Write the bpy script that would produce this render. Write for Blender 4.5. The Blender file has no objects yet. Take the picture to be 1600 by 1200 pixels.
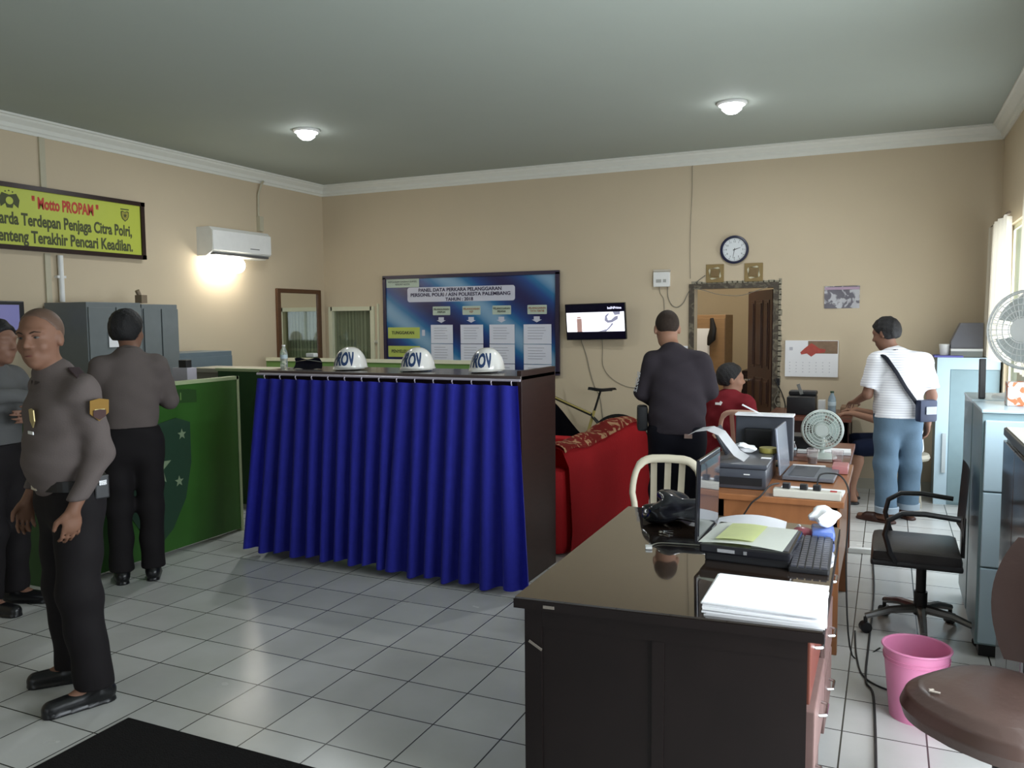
import bpy, bmesh, math, random
import numpy as np
from mathutils import Vector, Matrix
random.seed(7)
SC = bpy.context.scene
COL = SC.collection
PI = math.pi
V = Vector

# ------------------------------------------------------------------ materials
MATS = {}
def mat(name, col, rough=0.6, metal=0.0, spec=0.5, coat=0.0, coat_rough=0.05, noise=0.06, nscale=14.0,
        bump=0.0, bscale=60.0, emit=None, estr=0.0, trans=0.0, alpha=1.0, sheen=0.0, ior=1.45, stretch=(1, 1, 1)):
    if name in MATS: return MATS[name]
    m = bpy.data.materials.new(name); m.use_nodes = True
    nt = m.node_tree; b = nt.nodes['Principled BSDF']
    c = tuple(col) + (1,)
    b.inputs['Base Color'].default_value = c
    b.inputs['Roughness'].default_value = rough
    b.inputs['Metallic'].default_value = metal
    b.inputs['Specular IOR Level'].default_value = spec if rough < 0.7 else min(spec, 0.15)
    b.inputs['IOR'].default_value = ior
    if coat: b.inputs['Coat Weight'].default_value = coat; b.inputs['Coat Roughness'].default_value = coat_rough
    if trans: b.inputs['Transmission Weight'].default_value = trans
    if sheen: b.inputs['Sheen Weight'].default_value = sheen
    if alpha < 1: b.inputs['Alpha'].default_value = alpha
    if emit is not None:
        b.inputs['Emission Color'].default_value = tuple(emit) + (1,); b.inputs['Emission Strength'].default_value = estr
    tc = nt.nodes.new('ShaderNodeTexCoord'); mp = nt.nodes.new('ShaderNodeMapping')
    mp.inputs['Scale'].default_value = stretch
    nt.links.new(tc.outputs['Object'], mp.inputs['Vector'])
    if noise:
        n = nt.nodes.new('ShaderNodeTexNoise'); n.inputs['Scale'].default_value = nscale; n.inputs['Detail'].default_value = 4
        nt.links.new(mp.outputs['Vector'], n.inputs['Vector'])
        mx = nt.nodes.new('ShaderNodeMix'); mx.data_type = 'RGBA'
        mx.inputs['A'].default_value = tuple(max(0, v * (1 - noise)) for v in col) + (1,)
        mx.inputs['B'].default_value = tuple(min(1, v * (1 + noise)) for v in col) + (1,)
        nt.links.new(n.outputs['Fac'], mx.inputs['Factor'])
        nt.links.new(mx.outputs['Result'], b.inputs['Base Color'])
    if bump:
        n2 = nt.nodes.new('ShaderNodeTexNoise'); n2.inputs['Scale'].default_value = bscale; n2.inputs['Detail'].default_value = 3
        nt.links.new(mp.outputs['Vector'], n2.inputs['Vector'])
        bp = nt.nodes.new('ShaderNodeBump'); bp.inputs['Strength'].default_value = bump; bp.inputs['Distance'].default_value = 0.01
        nt.links.new(n2.outputs['Fac'], bp.inputs['Height']); nt.links.new(bp.outputs['Normal'], b.inputs['Normal'])
    MATS[name] = m
    return m

def wave_mat(name, c1, c2, scale, axis='Z', rough=0.7, distort=0.0, lo=0.4, hi=0.6, coat=0.0, dscale=1.0, metal=0.0):
    m = mat(name, c1, rough, noise=0, coat=coat, metal=metal)
    nt = m.node_tree; b = nt.nodes['Principled BSDF']
    tc = [n for n in nt.nodes if n.type == 'TEX_COORD'][0]
    w = nt.nodes.new('ShaderNodeTexWave'); w.bands_direction = axis; w.inputs['Scale'].default_value = scale
    w.inputs['Distortion'].default_value = distort; w.inputs['Detail Scale'].default_value = dscale
    nt.links.new(tc.outputs['Object'], w.inputs['Vector'])
    r = nt.nodes.new('ShaderNodeValToRGB')
    r.color_ramp.elements[0].position = lo; r.color_ramp.elements[0].color = tuple(c1) + (1,)
    r.color_ramp.elements[1].position = hi; r.color_ramp.elements[1].color = tuple(c2) + (1,)
    nt.links.new(w.outputs['Fac'], r.inputs['Fac']); nt.links.new(r.outputs['Color'], b.inputs['Base Color'])
    return m

def thin_glass(name, tint, gl):
    m = mat(name, tint, 0.05, noise=0); nt = m.node_tree
    t = nt.nodes.new('ShaderNodeBsdfTransparent'); t.inputs['Color'].default_value = tuple(tint) + (1,)
    g = nt.nodes.new('ShaderNodeBsdfGlossy'); g.inputs['Roughness'].default_value = 0.03
    x = nt.nodes.new('ShaderNodeMixShader'); x.inputs['Fac'].default_value = gl
    nt.links.new(t.outputs[0], x.inputs[1]); nt.links.new(g.outputs[0], x.inputs[2]); nt.links.new(x.outputs[0], nt.nodes['Material Output'].inputs['Surface'])
    return m
def patch_mat(name, base, blot, scale, lo, hi, rough=0.7, bump=0.0):
    """base colour with blotches of a second colour (floral weave, worn spots)"""
    m = mat(name, base, rough, noise=0, bump=bump)
    nt = m.node_tree; b = nt.nodes['Principled BSDF']
    tc = [n for n in nt.nodes if n.type == 'TEX_COORD'][0]
    n = nt.nodes.new('ShaderNodeTexNoise'); n.inputs['Scale'].default_value = scale; n.inputs['Detail'].default_value = 2.5
    n.inputs['Distortion'].default_value = 1.2
    nt.links.new(tc.outputs['Object'], n.inputs['Vector'])
    r = nt.nodes.new('ShaderNodeValToRGB')
    r.color_ramp.elements[0].position = lo; r.color_ramp.elements[0].color = tuple(base) + (1,)
    r.color_ramp.elements[1].position = hi; r.color_ramp.elements[1].color = tuple(blot) + (1,)
    nt.links.new(n.outputs['Fac'], r.inputs['Fac']); nt.links.new(r.outputs['Color'], b.inputs['Base Color'])
    return m

# ------------------------------------------------------------------ mesh builder
class MB:
    def __init__(s): s.bm = bmesh.new()
    def _new(s, fn, M=None, bev=0, seg=2):
        t = bmesh.new(); fn(t)
        if bev: bmesh.ops.bevel(t, geom=t.edges[:], offset=bev, segments=seg, profile=0.6, affect='EDGES', clamp_overlap=True)
        if M is not None: bmesh.ops.transform(t, matrix=M, verts=t.verts)
        me = bpy.data.meshes.new('t'); t.to_mesh(me); t.free(); s.bm.from_mesh(me); bpy.data.meshes.remove(me)
        return s
    def box(s, c, d, rz=0, bev=0, rx=0, ry=0, seg=2):
        M = Matrix.Translation(V(c)) @ Matrix.Rotation(rz, 4, 'Z') @ Matrix.Rotation(ry, 4, 'Y') @ Matrix.Rotation(rx, 4, 'X')
        def f(t):
            bmesh.ops.create_cube(t, size=1)
            bmesh.ops.scale(t, vec=V(d), verts=t.verts)
        return s._new(f, M, min(bev, min(d) * 0.49) if bev else 0, seg)
    def b2(s, x0, x1, y0, y1, z0, z1, bev=0):
        return s.box(((x0 + x1) / 2, (y0 + y1) / 2, (z0 + z1) / 2), (abs(x1 - x0), abs(y1 - y0), abs(z1 - z0)), bev=bev)
    def cyl(s, p0, p1, r0, r1=None, n=20, cap=True):
        p0, p1 = V(p0), V(p1); r1 = r0 if r1 is None else r1
        d = p1 - p0; q = V((0, 0, 1)).rotation_difference(d.normalized())
        M = Matrix.Translation((p0 + p1) / 2) @ q.to_matrix().to_4x4()
        return s._new(lambda t: bmesh.ops.create_cone(t, cap_ends=cap, segments=n, radius1=r0, radius2=r1, depth=d.length), M)
    def sph(s, c, r, sc=(1, 1, 1), u=20, v=12):
        M = Matrix.Translation(V(c)) @ Matrix.Diagonal((*sc, 1))
        return s._new(lambda t: bmesh.ops.create_uvsphere(t, u_segments=u, v_segments=v, radius=r), M)
    def tube(s, pts, r, n=8, closed=False, flat=1.0):
        pts = [V(p) for p in pts]; N = len(pts); bm = s.bm; rings = []
        up = None
        for i, p in enumerate(pts):
            a = pts[i - 1] if (i > 0 or closed) else p
            b = pts[(i + 1) % N] if (i < N - 1 or closed) else p
            t = (b - a).normalized()
            if up is None: up = V((0, 0, 1)) if abs(t.z) < 0.9 else V((0, 1, 0))
            x = t.cross(up)
            if x.length < 1e-4: x = t.cross(V((1, 0, 0)))
            x.normalize(); y = x.cross(t).normalized(); up = y
            rr = r[i] if isinstance(r, (list, tuple)) else r
            rings.append([bm.verts.new(p + x * math.cos(2 * PI * k / n) * rr + y * math.sin(2 * PI * k / n) * rr * flat) for k in range(n)])
        for i in range(N if closed else N - 1):
            A, B = rings[i], rings[(i + 1) % N]
            for k in range(n): bm.faces.new((A[k], A[(k + 1) % n], B[(k + 1) % n], B[k]))
        if not closed:
            bm.faces.new(rings[0][::-1]); bm.faces.new(rings[-1])
        return s
    def lathe(s, prof, c=(0, 0, 0), n=32, M=None):
        t = bmesh.new(); rings = []
        for (r, z) in prof:
            rings.append([t.verts.new((r * math.cos(2 * PI * k / n), r * math.sin(2 * PI * k / n), z)) for k in range(n)] if r > 1e-6 else [t.verts.new((0, 0, z))])
        for A, B in zip(rings, rings[1:]):
            for k in range(n):
                k2 = (k + 1) % n
                if len(A) == 1 and len(B) == 1: continue
                if len(A) == 1: t.faces.new((A[0], B[k2], B[k]))
                elif len(B) == 1: t.faces.new((A[k], A[k2], B[0]))
                else: t.faces.new((A[k], A[k2], B[k2], B[k]))
        bmesh.ops.recalc_face_normals(t, faces=t.faces)
        bmesh.ops.transform(t, matrix=(Matrix.Translation(V(c)) if M is None else M), verts=t.verts)
        me = bpy.data.meshes.new('t'); t.to_mesh(me); t.free(); s.bm.from_mesh(me); bpy.data.meshes.remove(me)
        return s
    def prism(s, poly, h, M=None):
        """polygon in XY extruded along +Z by h, placed by M"""
        t = bmesh.new()
        a = [t.verts.new((x, y, 0)) for x, y in poly]; b = [t.verts.new((x, y, h)) for x, y in poly]
        t.faces.new(a[::-1]); t.faces.new(b)
        for i in range(len(poly)): t.faces.new((a[i], a[(i + 1) % len(a)], b[(i + 1) % len(a)], b[i]))
        bmesh.ops.recalc_face_normals(t, faces=t.faces)
        if M is not None: bmesh.ops.transform(t, matrix=M, verts=t.verts)
        me = bpy.data.meshes.new('t'); t.to_mesh(me); t.free(); s.bm.from_mesh(me); bpy.data.meshes.remove(me)
        return s
    def grid(s, fn, nu, nv, thick=0.0):
        """sheet of fn(u,v)->point; thick gives it a second side offset along normals later (solidify)"""
        bm = s.bm
        g = [[bm.verts.new(fn(i / nu, j / nv)) for j in range(nv + 1)] for i in range(nu + 1)]
        for i in range(nu):
            for j in range(nv): bm.faces.new((g[i][j], g[i + 1][j], g[i + 1][j + 1], g[i][j + 1]))
        if thick:
            bmesh.ops.solidify(bm, geom=bm.faces[:], thickness=thick)
        return s
    def build(s, name, m, parent=None, smooth=False, loc=None):
        bmesh.ops.recalc_face_normals(s.bm, faces=s.bm.faces)
        me = bpy.data.meshes.new(name); s.bm.to_mesh(me); s.bm.free()
        me.materials.append(m)
        if smooth:
            me.shade_smooth()
            try: me.set_sharp_from_angle(angle=math.radians(38))
            except Exception: pass
        o = bpy.data.objects.new(name, me); COL.objects.link(o)
        if parent is not None: o.parent = parent
        if loc is not None: o.location = loc
        return o

def thing(name, label, cat, loc=(0, 0, 0), rz=0, group=None):
    o = bpy.data.objects.new(name, None); o.empty_display_size = 0.1; COL.objects.link(o)
    o.location = loc; o.rotation_euler = (0, 0, rz)
    o['label'] = label; o['category'] = cat
    if group: o['group'] = group
    return o
def tag(o, label, cat, group=None, kind=None):
    o['label'] = label; o['category'] = cat
    if group: o['group'] = group
    if kind: o['kind'] = kind
    return o
def struct(o, label=None):
    o['kind'] = 'structure'
    if label: o['label'] = label
    return o
def dup(root, loc, rz, label, group=None):
    r = root.copy(); COL.objects.link(r); r.location = loc; r.rotation_euler = (0, 0, rz); r['label'] = label
    if group: r['group'] = group
    for ch in list(root.children):
        c = ch.copy(); COL.objects.link(c); c.parent = r
        for g in ch.children:
            d = g.copy(); COL.objects.link(d); d.parent = c
    return r

# lettering: font outlines turned into a thin mesh.  M maps text plane (x right, y up, z out)
def text_mesh(body, size, M, mt, name, parent, sx=1.0, bold=0.0, align='CENTER', depth=0.0008, warp=None, sub=0, spacing=1.0, shear=0.0):
    cu = bpy.data.curves.new('txt', 'FONT'); cu.body = body; cu.size = size; cu.align_x = align; cu.align_y = 'CENTER'
    cu.offset = bold; cu.extrude = depth; cu.space_character = spacing; cu.resolution_u = 3; cu.shear = shear
    ob = bpy.data.objects.new('txt', cu); COL.objects.link(ob)
    dg = bpy.context.evaluated_depsgraph_get()
    me = bpy.data.meshes.new_from_object(ob.evaluated_get(dg))
    bpy.data.objects.remove(ob); bpy.data.curves.remove(cu)
    bm = bmesh.new(); bm.from_mesh(me)
    bmesh.ops.scale(bm, vec=(sx, 1, 1), verts=bm.verts)
    if sub:
        bmesh.ops.triangulate(bm, faces=bm.faces)
        for _ in range(sub):
            es = [e for e in bm.edges if e.calc_length() > size * 0.18]
            if es: bmesh.ops.subdivide_edges(bm, edges=es, cuts=1, use_grid_fill=False)
            bmesh.ops.triangulate(bm, faces=bm.faces)
    if warp:
        for v in bm.verts: v.co = V(warp(v.co))
    else: bmesh.ops.transform(bm, matrix=M, verts=bm.verts)
    me2 = bpy.data.meshes.new(name); bm.to_mesh(me2); bm.free(); bpy.data.meshes.remove(me)
    me2.materials.clear(); me2.materials.append(mt)
    o = bpy.data.objects.new(name, me2); COL.objects.link(o)
    if parent is not None: o.parent = parent
    return o
def frame_mat(origin, xdir, ydir):
    x = V(xdir).normalized(); y = V(ydir).normalized(); z = x.cross(y)
    M = Matrix((x, y, z)).transposed().to_4x4(); M.translation = V(origin)
    return M

# ------------------------------------------------------------------ implicit surfaces for bodies and clothes
def nrm(v):
    v = np.array(v, float); return v / (np.linalg.norm(v) + 1e-12)
def A3(*v): return np.array(v, float)
class Field:
    def __init__(s, vox): s.vox = vox; s.p = []
    def rc(s, a, ra, b, rb, k=0.02, sq=None, cut=None):
        """rounded cone; sq=(axis, factor) flattens along axis; cut=list of (point, normal) half spaces kept where (p-pt).n<0"""
        s.p.append(('rc', A3(*a), ra, A3(*b), rb, k, sq, cut)); return s
    def ell(s, c, r, R=None, k=0.02, cut=None):
        s.p.append(('ell', A3(*c), A3(*r), np.eye(3) if R is None else np.array(R), None, k, None, cut)); return s
    def sub(s, c, r, k=0.006):
        s.p.append(('sub', A3(*c), r, None, None, k, None, None)); return s
    def solve(s, cuts=(), wrinkle=None):
        lo = np.full(3, 1e9); hi = -lo
        bbs = []
        for q in s.p:
            if q[0] == 'rc': l = np.minimum(q[1] - q[2], q[3] - q[4]); h = np.maximum(q[1] + q[2], q[3] + q[4])
            elif q[0] == 'ell': m = q[2].max(); l = q[1] - m; h = q[1] + m
            else: l = q[1] - q[2]; h = q[1] + q[2]
            bbs.append((l, h))
            if q[0] != 'sub': lo = np.minimum(lo, l); hi = np.maximum(hi, h)
        vx = s.vox; lo = lo - 3 * vx - 0.01; n = np.ceil((hi - lo + 0.02) / vx).astype(int) + 3
        D = np.full(n, 1.0, np.float32)
        ax = [lo[i] + np.arange(n[i]) * vx for i in range(3)]
        for q, (l, h) in zip(s.p, bbs):
            mg = q[5] + 2.5 * vx + 0.012
            i0 = np.maximum(((l - mg - lo) / vx).astype(int), 0); i1 = np.minimum(((h + mg - lo) / vx).astype(int) + 2, n)
            X, Y, Z = np.meshgrid(ax[0][i0[0]:i1[0]], ax[1][i0[1]:i1[1]], ax[2][i0[2]:i1[2]], indexing='ij')
            P = np.stack((X, Y, Z), -1)
            if q[0] == 'rc':
                a, ra, b, rb, k, sq = q[1], q[2], q[3], q[4], q[5], q[6]
                PP = P - a; ba = b - a
                f = 1.0
                if sq is not None:
                    nv = nrm(sq[0]); f = sq[1]
                    PP = PP + np.multiply.outer(PP @ nv, nv) * (1 / f - 1)
                    ba = ba + (ba @ nv) * nv * (1 / f - 1)
                L2 = ba @ ba + 1e-12
                t = np.clip((PP @ ba) / L2, 0, 1)
                d = np.linalg.norm(PP - t[..., None] * ba, axis=-1) - (ra + (rb - ra) * t)
                if f < 1: d = d * (0.5 + 0.5 * f)
            elif q[0] == 'ell':
                L = (P - q[1]) @ q[3].T; r = q[2]; k = q[5]
                k0 = np.linalg.norm(L / r, axis=-1); k1 = np.linalg.norm(L / (r * r), axis=-1) + 1e-9
                d = k0 * (k0 - 1) / k1
            else:
                d = np.linalg.norm(P - q[1], axis=-1) - q[2]; k = q[5]
            if q[7]:
                for (pt, nv) in q[7]:
                    d = np.maximum(d, (P - A3(*pt)) @ nrm(nv))
            sl = (slice(i0[0], i1[0]), slice(i0[1], i1[1]), slice(i0[2], i1[2]))
            o = D[sl]
            if q[0] == 'sub':
                d = -d; hh = np.maximum(k - np.abs(o - d), 0) / k; D[sl] = np.maximum(o, d) + hh * hh * k * 0.25
            else:
                hh = np.maximum(k - np.abs(o - d), 0) / k; D[sl] = np.minimum(o, d) - hh * hh * k * 0.25
        G = None
        if cuts or wrinkle:
            X, Y, Z = np.meshgrid(*ax, indexing='ij')
            if wrinkle: 
                near = np.abs(D) < 0.05
                D[near] += wrinkle(X[near], Y[near], Z[near]).astype(np.float32)
            for (pt, nv) in cuts:
                nv = nrm(nv); D = np.maximum(D, ((X - pt[0]) * nv[0] + (Y - pt[1]) * nv[1] + (Z - pt[2]) * nv[2]).astype(np.float32))
        return surface_nets(D, lo, vx)

def surface_nets(D, lo, vx):
    S = D < 0
    c = np.zeros(tuple(np.array(D.shape) - 1), np.int8)
    for dx in (0, 1):
        for dy in (0, 1):
            for dz in (0, 1): c += S[dx:D.shape[0] - 1 + dx, dy:D.shape[1] - 1 + dy, dz:D.shape[2] - 1 + dz]
    act = (c > 0) & (c < 8)
    I = np.argwhere(act); idx = np.full(act.shape, -1, np.int64); idx[act] = np.arange(len(I))
    acc = np.zeros((len(I), 3)); cnt = np.zeros(len(I))
    cor = [(x, y, z) for x in (0, 1) for y in (0, 1) for z in (0, 1)]
    for a in range(8):
        for b in range(a + 1, 8):
            A, B = np.array(cor[a]), np.array(cor[b])
            if np.abs(A - B).sum() != 1: continue
            da = D[I[:, 0] + A[0], I[:, 1] + A[1], I[:, 2] + A[2]]; db = D[I[:, 0] + B[0], I[:, 1] + B[1], I[:, 2] + B[2]]
            m = (da < 0) != (db < 0)
            t = np.where(m, da / np.where(m, da - db, 1), 0)
            acc += np.where(m[:, None], A + (B - A) * t[:, None], 0); cnt += m
    VV = (I + acc / cnt[:, None]) * vx + lo
    F = []
    for ax in range(3):
        s0 = [slice(None)] * 3; s1 = [slice(None)] * 3; s0[ax] = slice(0, -1); s1[ax] = slice(1, None)
        a, b = S[tuple(s0)], S[tuple(s1)]
        E = np.argwhere(a != b); u, v = (ax + 1) % 3, (ax + 2) % 3
        E = E[(E[:, u] > 0) & (E[:, v] > 0) & (E[:, u] < D.shape[u] - 1) & (E[:, v] < D.shape[v] - 1)]
        fl = a[E[:, 0], E[:, 1], E[:, 2]]
        q = []
        for du, dv in ((0, 0), (1, 0), (1, 1), (0, 1)):
            e = E.copy(); e[:, u] -= du; e[:, v] -= dv; q.append(idx[e[:, 0], e[:, 1], e[:, 2]])
        q = np.stack(q, -1); q[~fl] = q[~fl][:, ::-1]
        F.append(q)
    F = np.concatenate(F); F = F[(F >= 0).all(1)]
    # light relaxation
    for _ in range(2):
        s = np.zeros_like(VV); n = np.zeros(len(VV))
        for i in range(4):
            a, b = F[:, i], F[:, (i + 1) % 4]
            np.add.at(s, a, VV[b]); np.add.at(n, a, 1); np.add.at(s, b, VV[a]); np.add.at(n, b, 1)
        VV = VV * 0.5 + 0.5 * s / np.maximum(n, 1)[:, None]
    return VV, F
def mesh_from(name, VF, m, parent):
    VV, F = VF
    me = bpy.data.meshes.new(name)
    me.vertices.add(len(VV)); me.vertices.foreach_set('co', VV.astype(np.float32).ravel())
    me.loops.add(len(F) * 4); me.polygons.add(len(F))
    me.polygons.foreach_set('loop_start', np.arange(len(F), dtype=np.int32) * 4)
    me.loops.foreach_set('vertex_index', F.astype(np.int32).ravel())
    me.update(calc_edges=True); me.validate()
    me.materials.append(m); me.shade_smooth()
    o = bpy.data.objects.new(name, me); COL.objects.link(o); o.parent = parent
    return o
# ================================================================== materials used in the place
M_WALL = mat('cream_paint', (0.60, 0.50, 0.36), 0.75, noise=0.03, nscale=3, bump=0.05, bscale=25)
M_CEIL = mat('ceiling_paint', (0.40, 0.435, 0.39), 0.8, noise=0.03, nscale=2)
M_CORN = mat('cornice_plaster', (0.78, 0.78, 0.72), 0.7, noise=0.03)
M_DARKWOOD = mat('dark_wood', (0.026, 0.012, 0.010), 0.38, spec=0.3, noise=0.35, nscale=6, stretch=(1, 1, 8), coat=0.1, coat_rough=0.25)
M_WHITE = mat('white_plastic', (0.80, 0.80, 0.78), 0.35)
M_PAPER = mat('white_paper', (0.88, 0.88, 0.90), 0.8, noise=0.02)
M_BLACK = mat('black_plastic', (0.015, 0.015, 0.017), 0.4)
M_BLACKG = mat('black_gloss', (0.01, 0.01, 0.013), 0.12)
M_CHROME = mat('chrome', (0.7, 0.7, 0.7), 0.2, metal=1, noise=0)
M_CREAM = mat('cream_frame_paint', (0.66, 0.65, 0.48), 0.6)
M_BLACKINK = mat('dark_ink', (0.03, 0.03, 0.03), 0.6, noise=0)
M_WIRE = mat('black_cable', (0.02, 0.02, 0.02), 0.5, noise=0)
M_WIREG = mat('grey_cable', (0.22, 0.2, 0.16), 0.6, noise=0)

XL, XR, YB, YF, ZC = -6.39, 0.87, 8.4, -2.2, 3.27

# floor: 30 cm square white tiles
def floor_material():
    m = bpy.data.materials.new('floor_tiles'); m.use_nodes = True; nt = m.node_tree; b = nt.nodes['Principled BSDF']
    N = nt.nodes.new; Lk = nt.links.new
    tc = N('ShaderNodeTexCoord'); mp = N('ShaderNodeMapping'); mp.inputs['Location'].default_value = (7.4277 * 0.3 + 30, -11.2418 * 0.3 + 30, 0)
    Lk(tc.outputs['Object'], mp.inputs['Vector'])
    br = N('ShaderNodeTexBrick'); br.offset = 0; br.squash = 1
    br.inputs['Scale'].default_value = 1; br.inputs['Brick Width'].default_value = 0.3; br.inputs['Row Height'].default_value = 0.3
    br.inputs['Mortar Size'].default_value = 0.0035; br.inputs['Mortar Smooth'].default_value = 0.2; br.inputs['Bias'].default_value = 0
    br.inputs['Color1'].default_value = (0.55, 0.545, 0.53, 1); br.inputs['Color2'].default_value = (0.66, 0.655, 0.635, 1); br.inputs['Mortar'].default_value = (0.06, 0.058, 0.05, 1)
    Lk(mp.outputs['Vector'], br.inputs['Vector'])
    n = N('ShaderNodeTexNoise'); n.inputs['Scale'].default_value = 2.2; n.inputs['Detail'].default_value = 5; Lk(tc.outputs['Object'], n.inputs['Vector'])
    r = N('ShaderNodeValToRGB'); r.color_ramp.elements[0].position = 0.35; r.color_ramp.elements[0].color = (0.86, 0.86, 0.84, 1); r.color_ramp.elements[1].position = 0.65
    Lk(n.outputs['Fac'], r.inputs['Fac'])
    mx = N('ShaderNodeMix'); mx.data_type = 'RGBA'; mx.blend_type = 'MULTIPLY'; mx.inputs['Factor'].default_value = 1
    Lk(br.outputs['Color'], mx.inputs['A']); Lk(r.outputs['Color'], mx.inputs['B'])
    # black grit lodged in some joints
    n2 = N('ShaderNodeTexNoise'); n2.inputs['Scale'].default_value = 9; n2.inputs['Detail'].default_value = 2; Lk(tc.outputs['Object'], n2.inputs['Vector'])
    Lk(mx.outputs['Result'], b.inputs['Base Color'])
    n3 = N('ShaderNodeTexNoise'); n3.inputs['Scale'].default_value = 5; Lk(tc.outputs['Object'], n3.inputs['Vector'])
    mr = N('ShaderNodeMapRange'); mr.inputs['To Min'].default_value = 0.14; mr.inputs['To Max'].default_value = 0.32; Lk(n3.outputs['Fac'], mr.inputs['Value'])
    Lk(mr.outputs['Result'], b.inputs['Roughness'])
    bp = N('ShaderNodeBump'); bp.inputs['Strength'].default_value = 0.4; bp.inputs['Distance'].default_value = 0.002
    inv = N('ShaderNodeMath'); inv.operation = 'SUBTRACT'; inv.inputs[0].default_value = 1; Lk(br.outputs['Fac'], inv.inputs[1])
    Lk(inv.outputs[0], bp.inputs['Height']); Lk(bp.outputs['Normal'], b.inputs['Normal'])
    return m
M_FLOOR = floor_material()
struct(MB().b2(XL - 0.2, XR + 0.2, YF - 0.2, 12.2, -0.12, 0).build('floor', M_FLOOR))
struct(MB().b2(XL - 0.2, XR + 0.2, YF - 0.2, YB + 0.2, ZC, ZC + 0.15).build('ceiling', M_CEIL))

def wall_with_holes(name, axis, pos, thick, a0, a1, z0, z1, holes):
    """axis 'Y': wall plane at y=pos spanning x a0..a1; axis 'X': plane at x=pos spanning y"""
    mb = MB(); holes = sorted(holes)
    xs = [a0]
    for h in holes: xs += [h[0], h[1]]
    xs.append(a1)
    def blk(u0, u1, w0, w1):
        if u1 - u0 < 1e-4 or w1 - w0 < 1e-4: return
        if axis == 'Y': mb.b2(u0, u1, pos, pos + thick, w0, w1)
        else: mb.b2(pos, pos + thick, u0, u1, w0, w1)
    for i in range(0, len(xs), 2): blk(xs[i], xs[i + 1], z0, z1)
    for h in holes:
        blk(h[0], h[1], z0, h[2]); blk(h[0], h[1], h[3], z1)
    return struct(mb.build(name, M_WALL))
DX0, DX1, DZ = -1.80, -1.03, 1.915          # doorway in the back wall
WX0, WX1, WZ0, WZ1 = -6.29, -5.69, 1.04, 1.765
wall_with_holes('wall_back', 'Y', YB, 0.15, XL - 0.2, XR + 0.2, 0, ZC, [(WX0, WX1, WZ0, WZ1), (DX0, DX1, 0.0, DZ)])
wall_with_holes('wall_left', 'X', XL, -0.15, YF, YB, 0, ZC, [])
RW = [(-1.2, 0.6, 0.9, 2.35), (1.5, 3.22, 0.0, 2.3), (3.42, 4.3, 1.2, 2.3), (5.5, 7.85, 0.45, 2.35)]  # third opening is unseen, added to brighten the near filing cabinet
wall_with_holes('wall_right', 'X', XR, 0.15, YF, YB, 0, ZC, RW)
FW = [(-5.0, -3.4, 0.9, 2.3), (-2.6, -1.0, 0.0, 2.3)]
wall_with_holes('wall_front', 'Y', YF, -0.15, XL - 0.2, XR + 0.2, 0, ZC, FW)

# cornice: stepped plaster cove along the three visible walls
def cornice(name, p0, p1, inward):
    prof = [(0, 0), (0.012, 0), (0.018, 0.02), (0.03, 0.03), (0.035, 0.06), (0.075, 0.09), (0.085, 0.105), (0.1, 0.108), (0.1, 0.125), (0, 0.125)]
    p0, p1 = V(p0), V(p1); d = (p1 - p0); L = d.length; d.normalize()
    M = Matrix((V(inward), V((0, 0, 1)), d)).transposed().to_4x4(); M.translation = p0
    struct(MB().prism(prof, L, M).build(name, M_CORN))
cornice('trim_1', (XL, YB, ZC - 0.125), (XR, YB, ZC - 0.125), (0, -1, 0))
cornice('trim_2', (XL, YF, ZC - 0.125), (XL, YB, ZC - 0.125), (1, 0, 0))
cornice('trim_3', (XR, YF, ZC - 0.125), (XR, YB, ZC - 0.125), (-1, 0, 0))
M_SKIRT = mat('skirting_tile', (0.45, 0.42, 0.34), 0.4)
struct(MB().b2(XL, DX0 - 0.06, YB - 0.012, YB, 0, 0.1).b2(DX1 + 0.06, XR, YB - 0.012, YB, 0, 0.1).build('baseboard_back', M_SKIRT))
struct(MB().b2(XL, XL + 0.012, YF, YB, 0, 0.1).build('baseboard_left', M_SKIRT))
struct(MB().b2(XR - 0.012, XR, YF, YB, 0, 0.1).build('baseboard_right', M_SKIRT))

# --- back window with vertical blinds
w = struct(MB().b2(WX0 - 0.035, WX0 + 0.02, YB - 0.02, YB + 0.06, WZ0 - 0.03, WZ1 + 0.03).b2(WX1 - 0.02, WX1 + 0.035, YB - 0.02, YB + 0.06, WZ0 - 0.03, WZ1 + 0.03)
           .b2(WX0, WX1, YB - 0.02, YB + 0.06, WZ1 - 0.02, WZ1 + 0.03).b2(WX0, WX1, YB - 0.02, YB + 0.06, WZ0 - 0.03, WZ0 + 0.02)
           .b2(WX1 + 0.075, WX1 + 0.1, YB - 0.015, YB, WZ0 - 0.15, WZ1 + 0.06).build('window_1', M_CREAM))
M_BLIND = wave_mat('blind_slats', (0.36, 0.38, 0.33), (0.52, 0.54, 0.47), 5.5, 'X', 0.5)
mb = MB()
for i in range(13): mb.b2(WX0 + 0.01 + i * 0.045, WX0 + 0.05 + i * 0.045, YB + 0.085, YB + 0.09, WZ0, WZ1)
bl = mb.build('blind', M_BLIND, w)
M_PANE = thin_glass('window_pane', (0.85, 0.88, 0.82), 0.15)
MB().b2(WX0 + 0.02, WX1 - 0.02, YB + 0.03, YB + 0.036, WZ0 + 0.02, WZ1 - 0.02).build('pane', M_PANE, w)
mb = MB().b2(WX0, WX1, YB + 0.1, YB + 0.13, WZ0 - 0.05, WZ1 + 0.05)
struct(mb.build('wall_behind_window', mat('dim_wall', (0.4, 0.42, 0.37), 0.7)))
lt = MB().cyl((WX1 + 0.06, YB - 0.03, 1.37), (WX1 + 0.06, YB, 1.37), 0.022).cyl((WX1 + 0.06, YB - 0.05, 1.37), (WX1 + 0.06, YB - 0.03, 1.37), 0.014)
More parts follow.
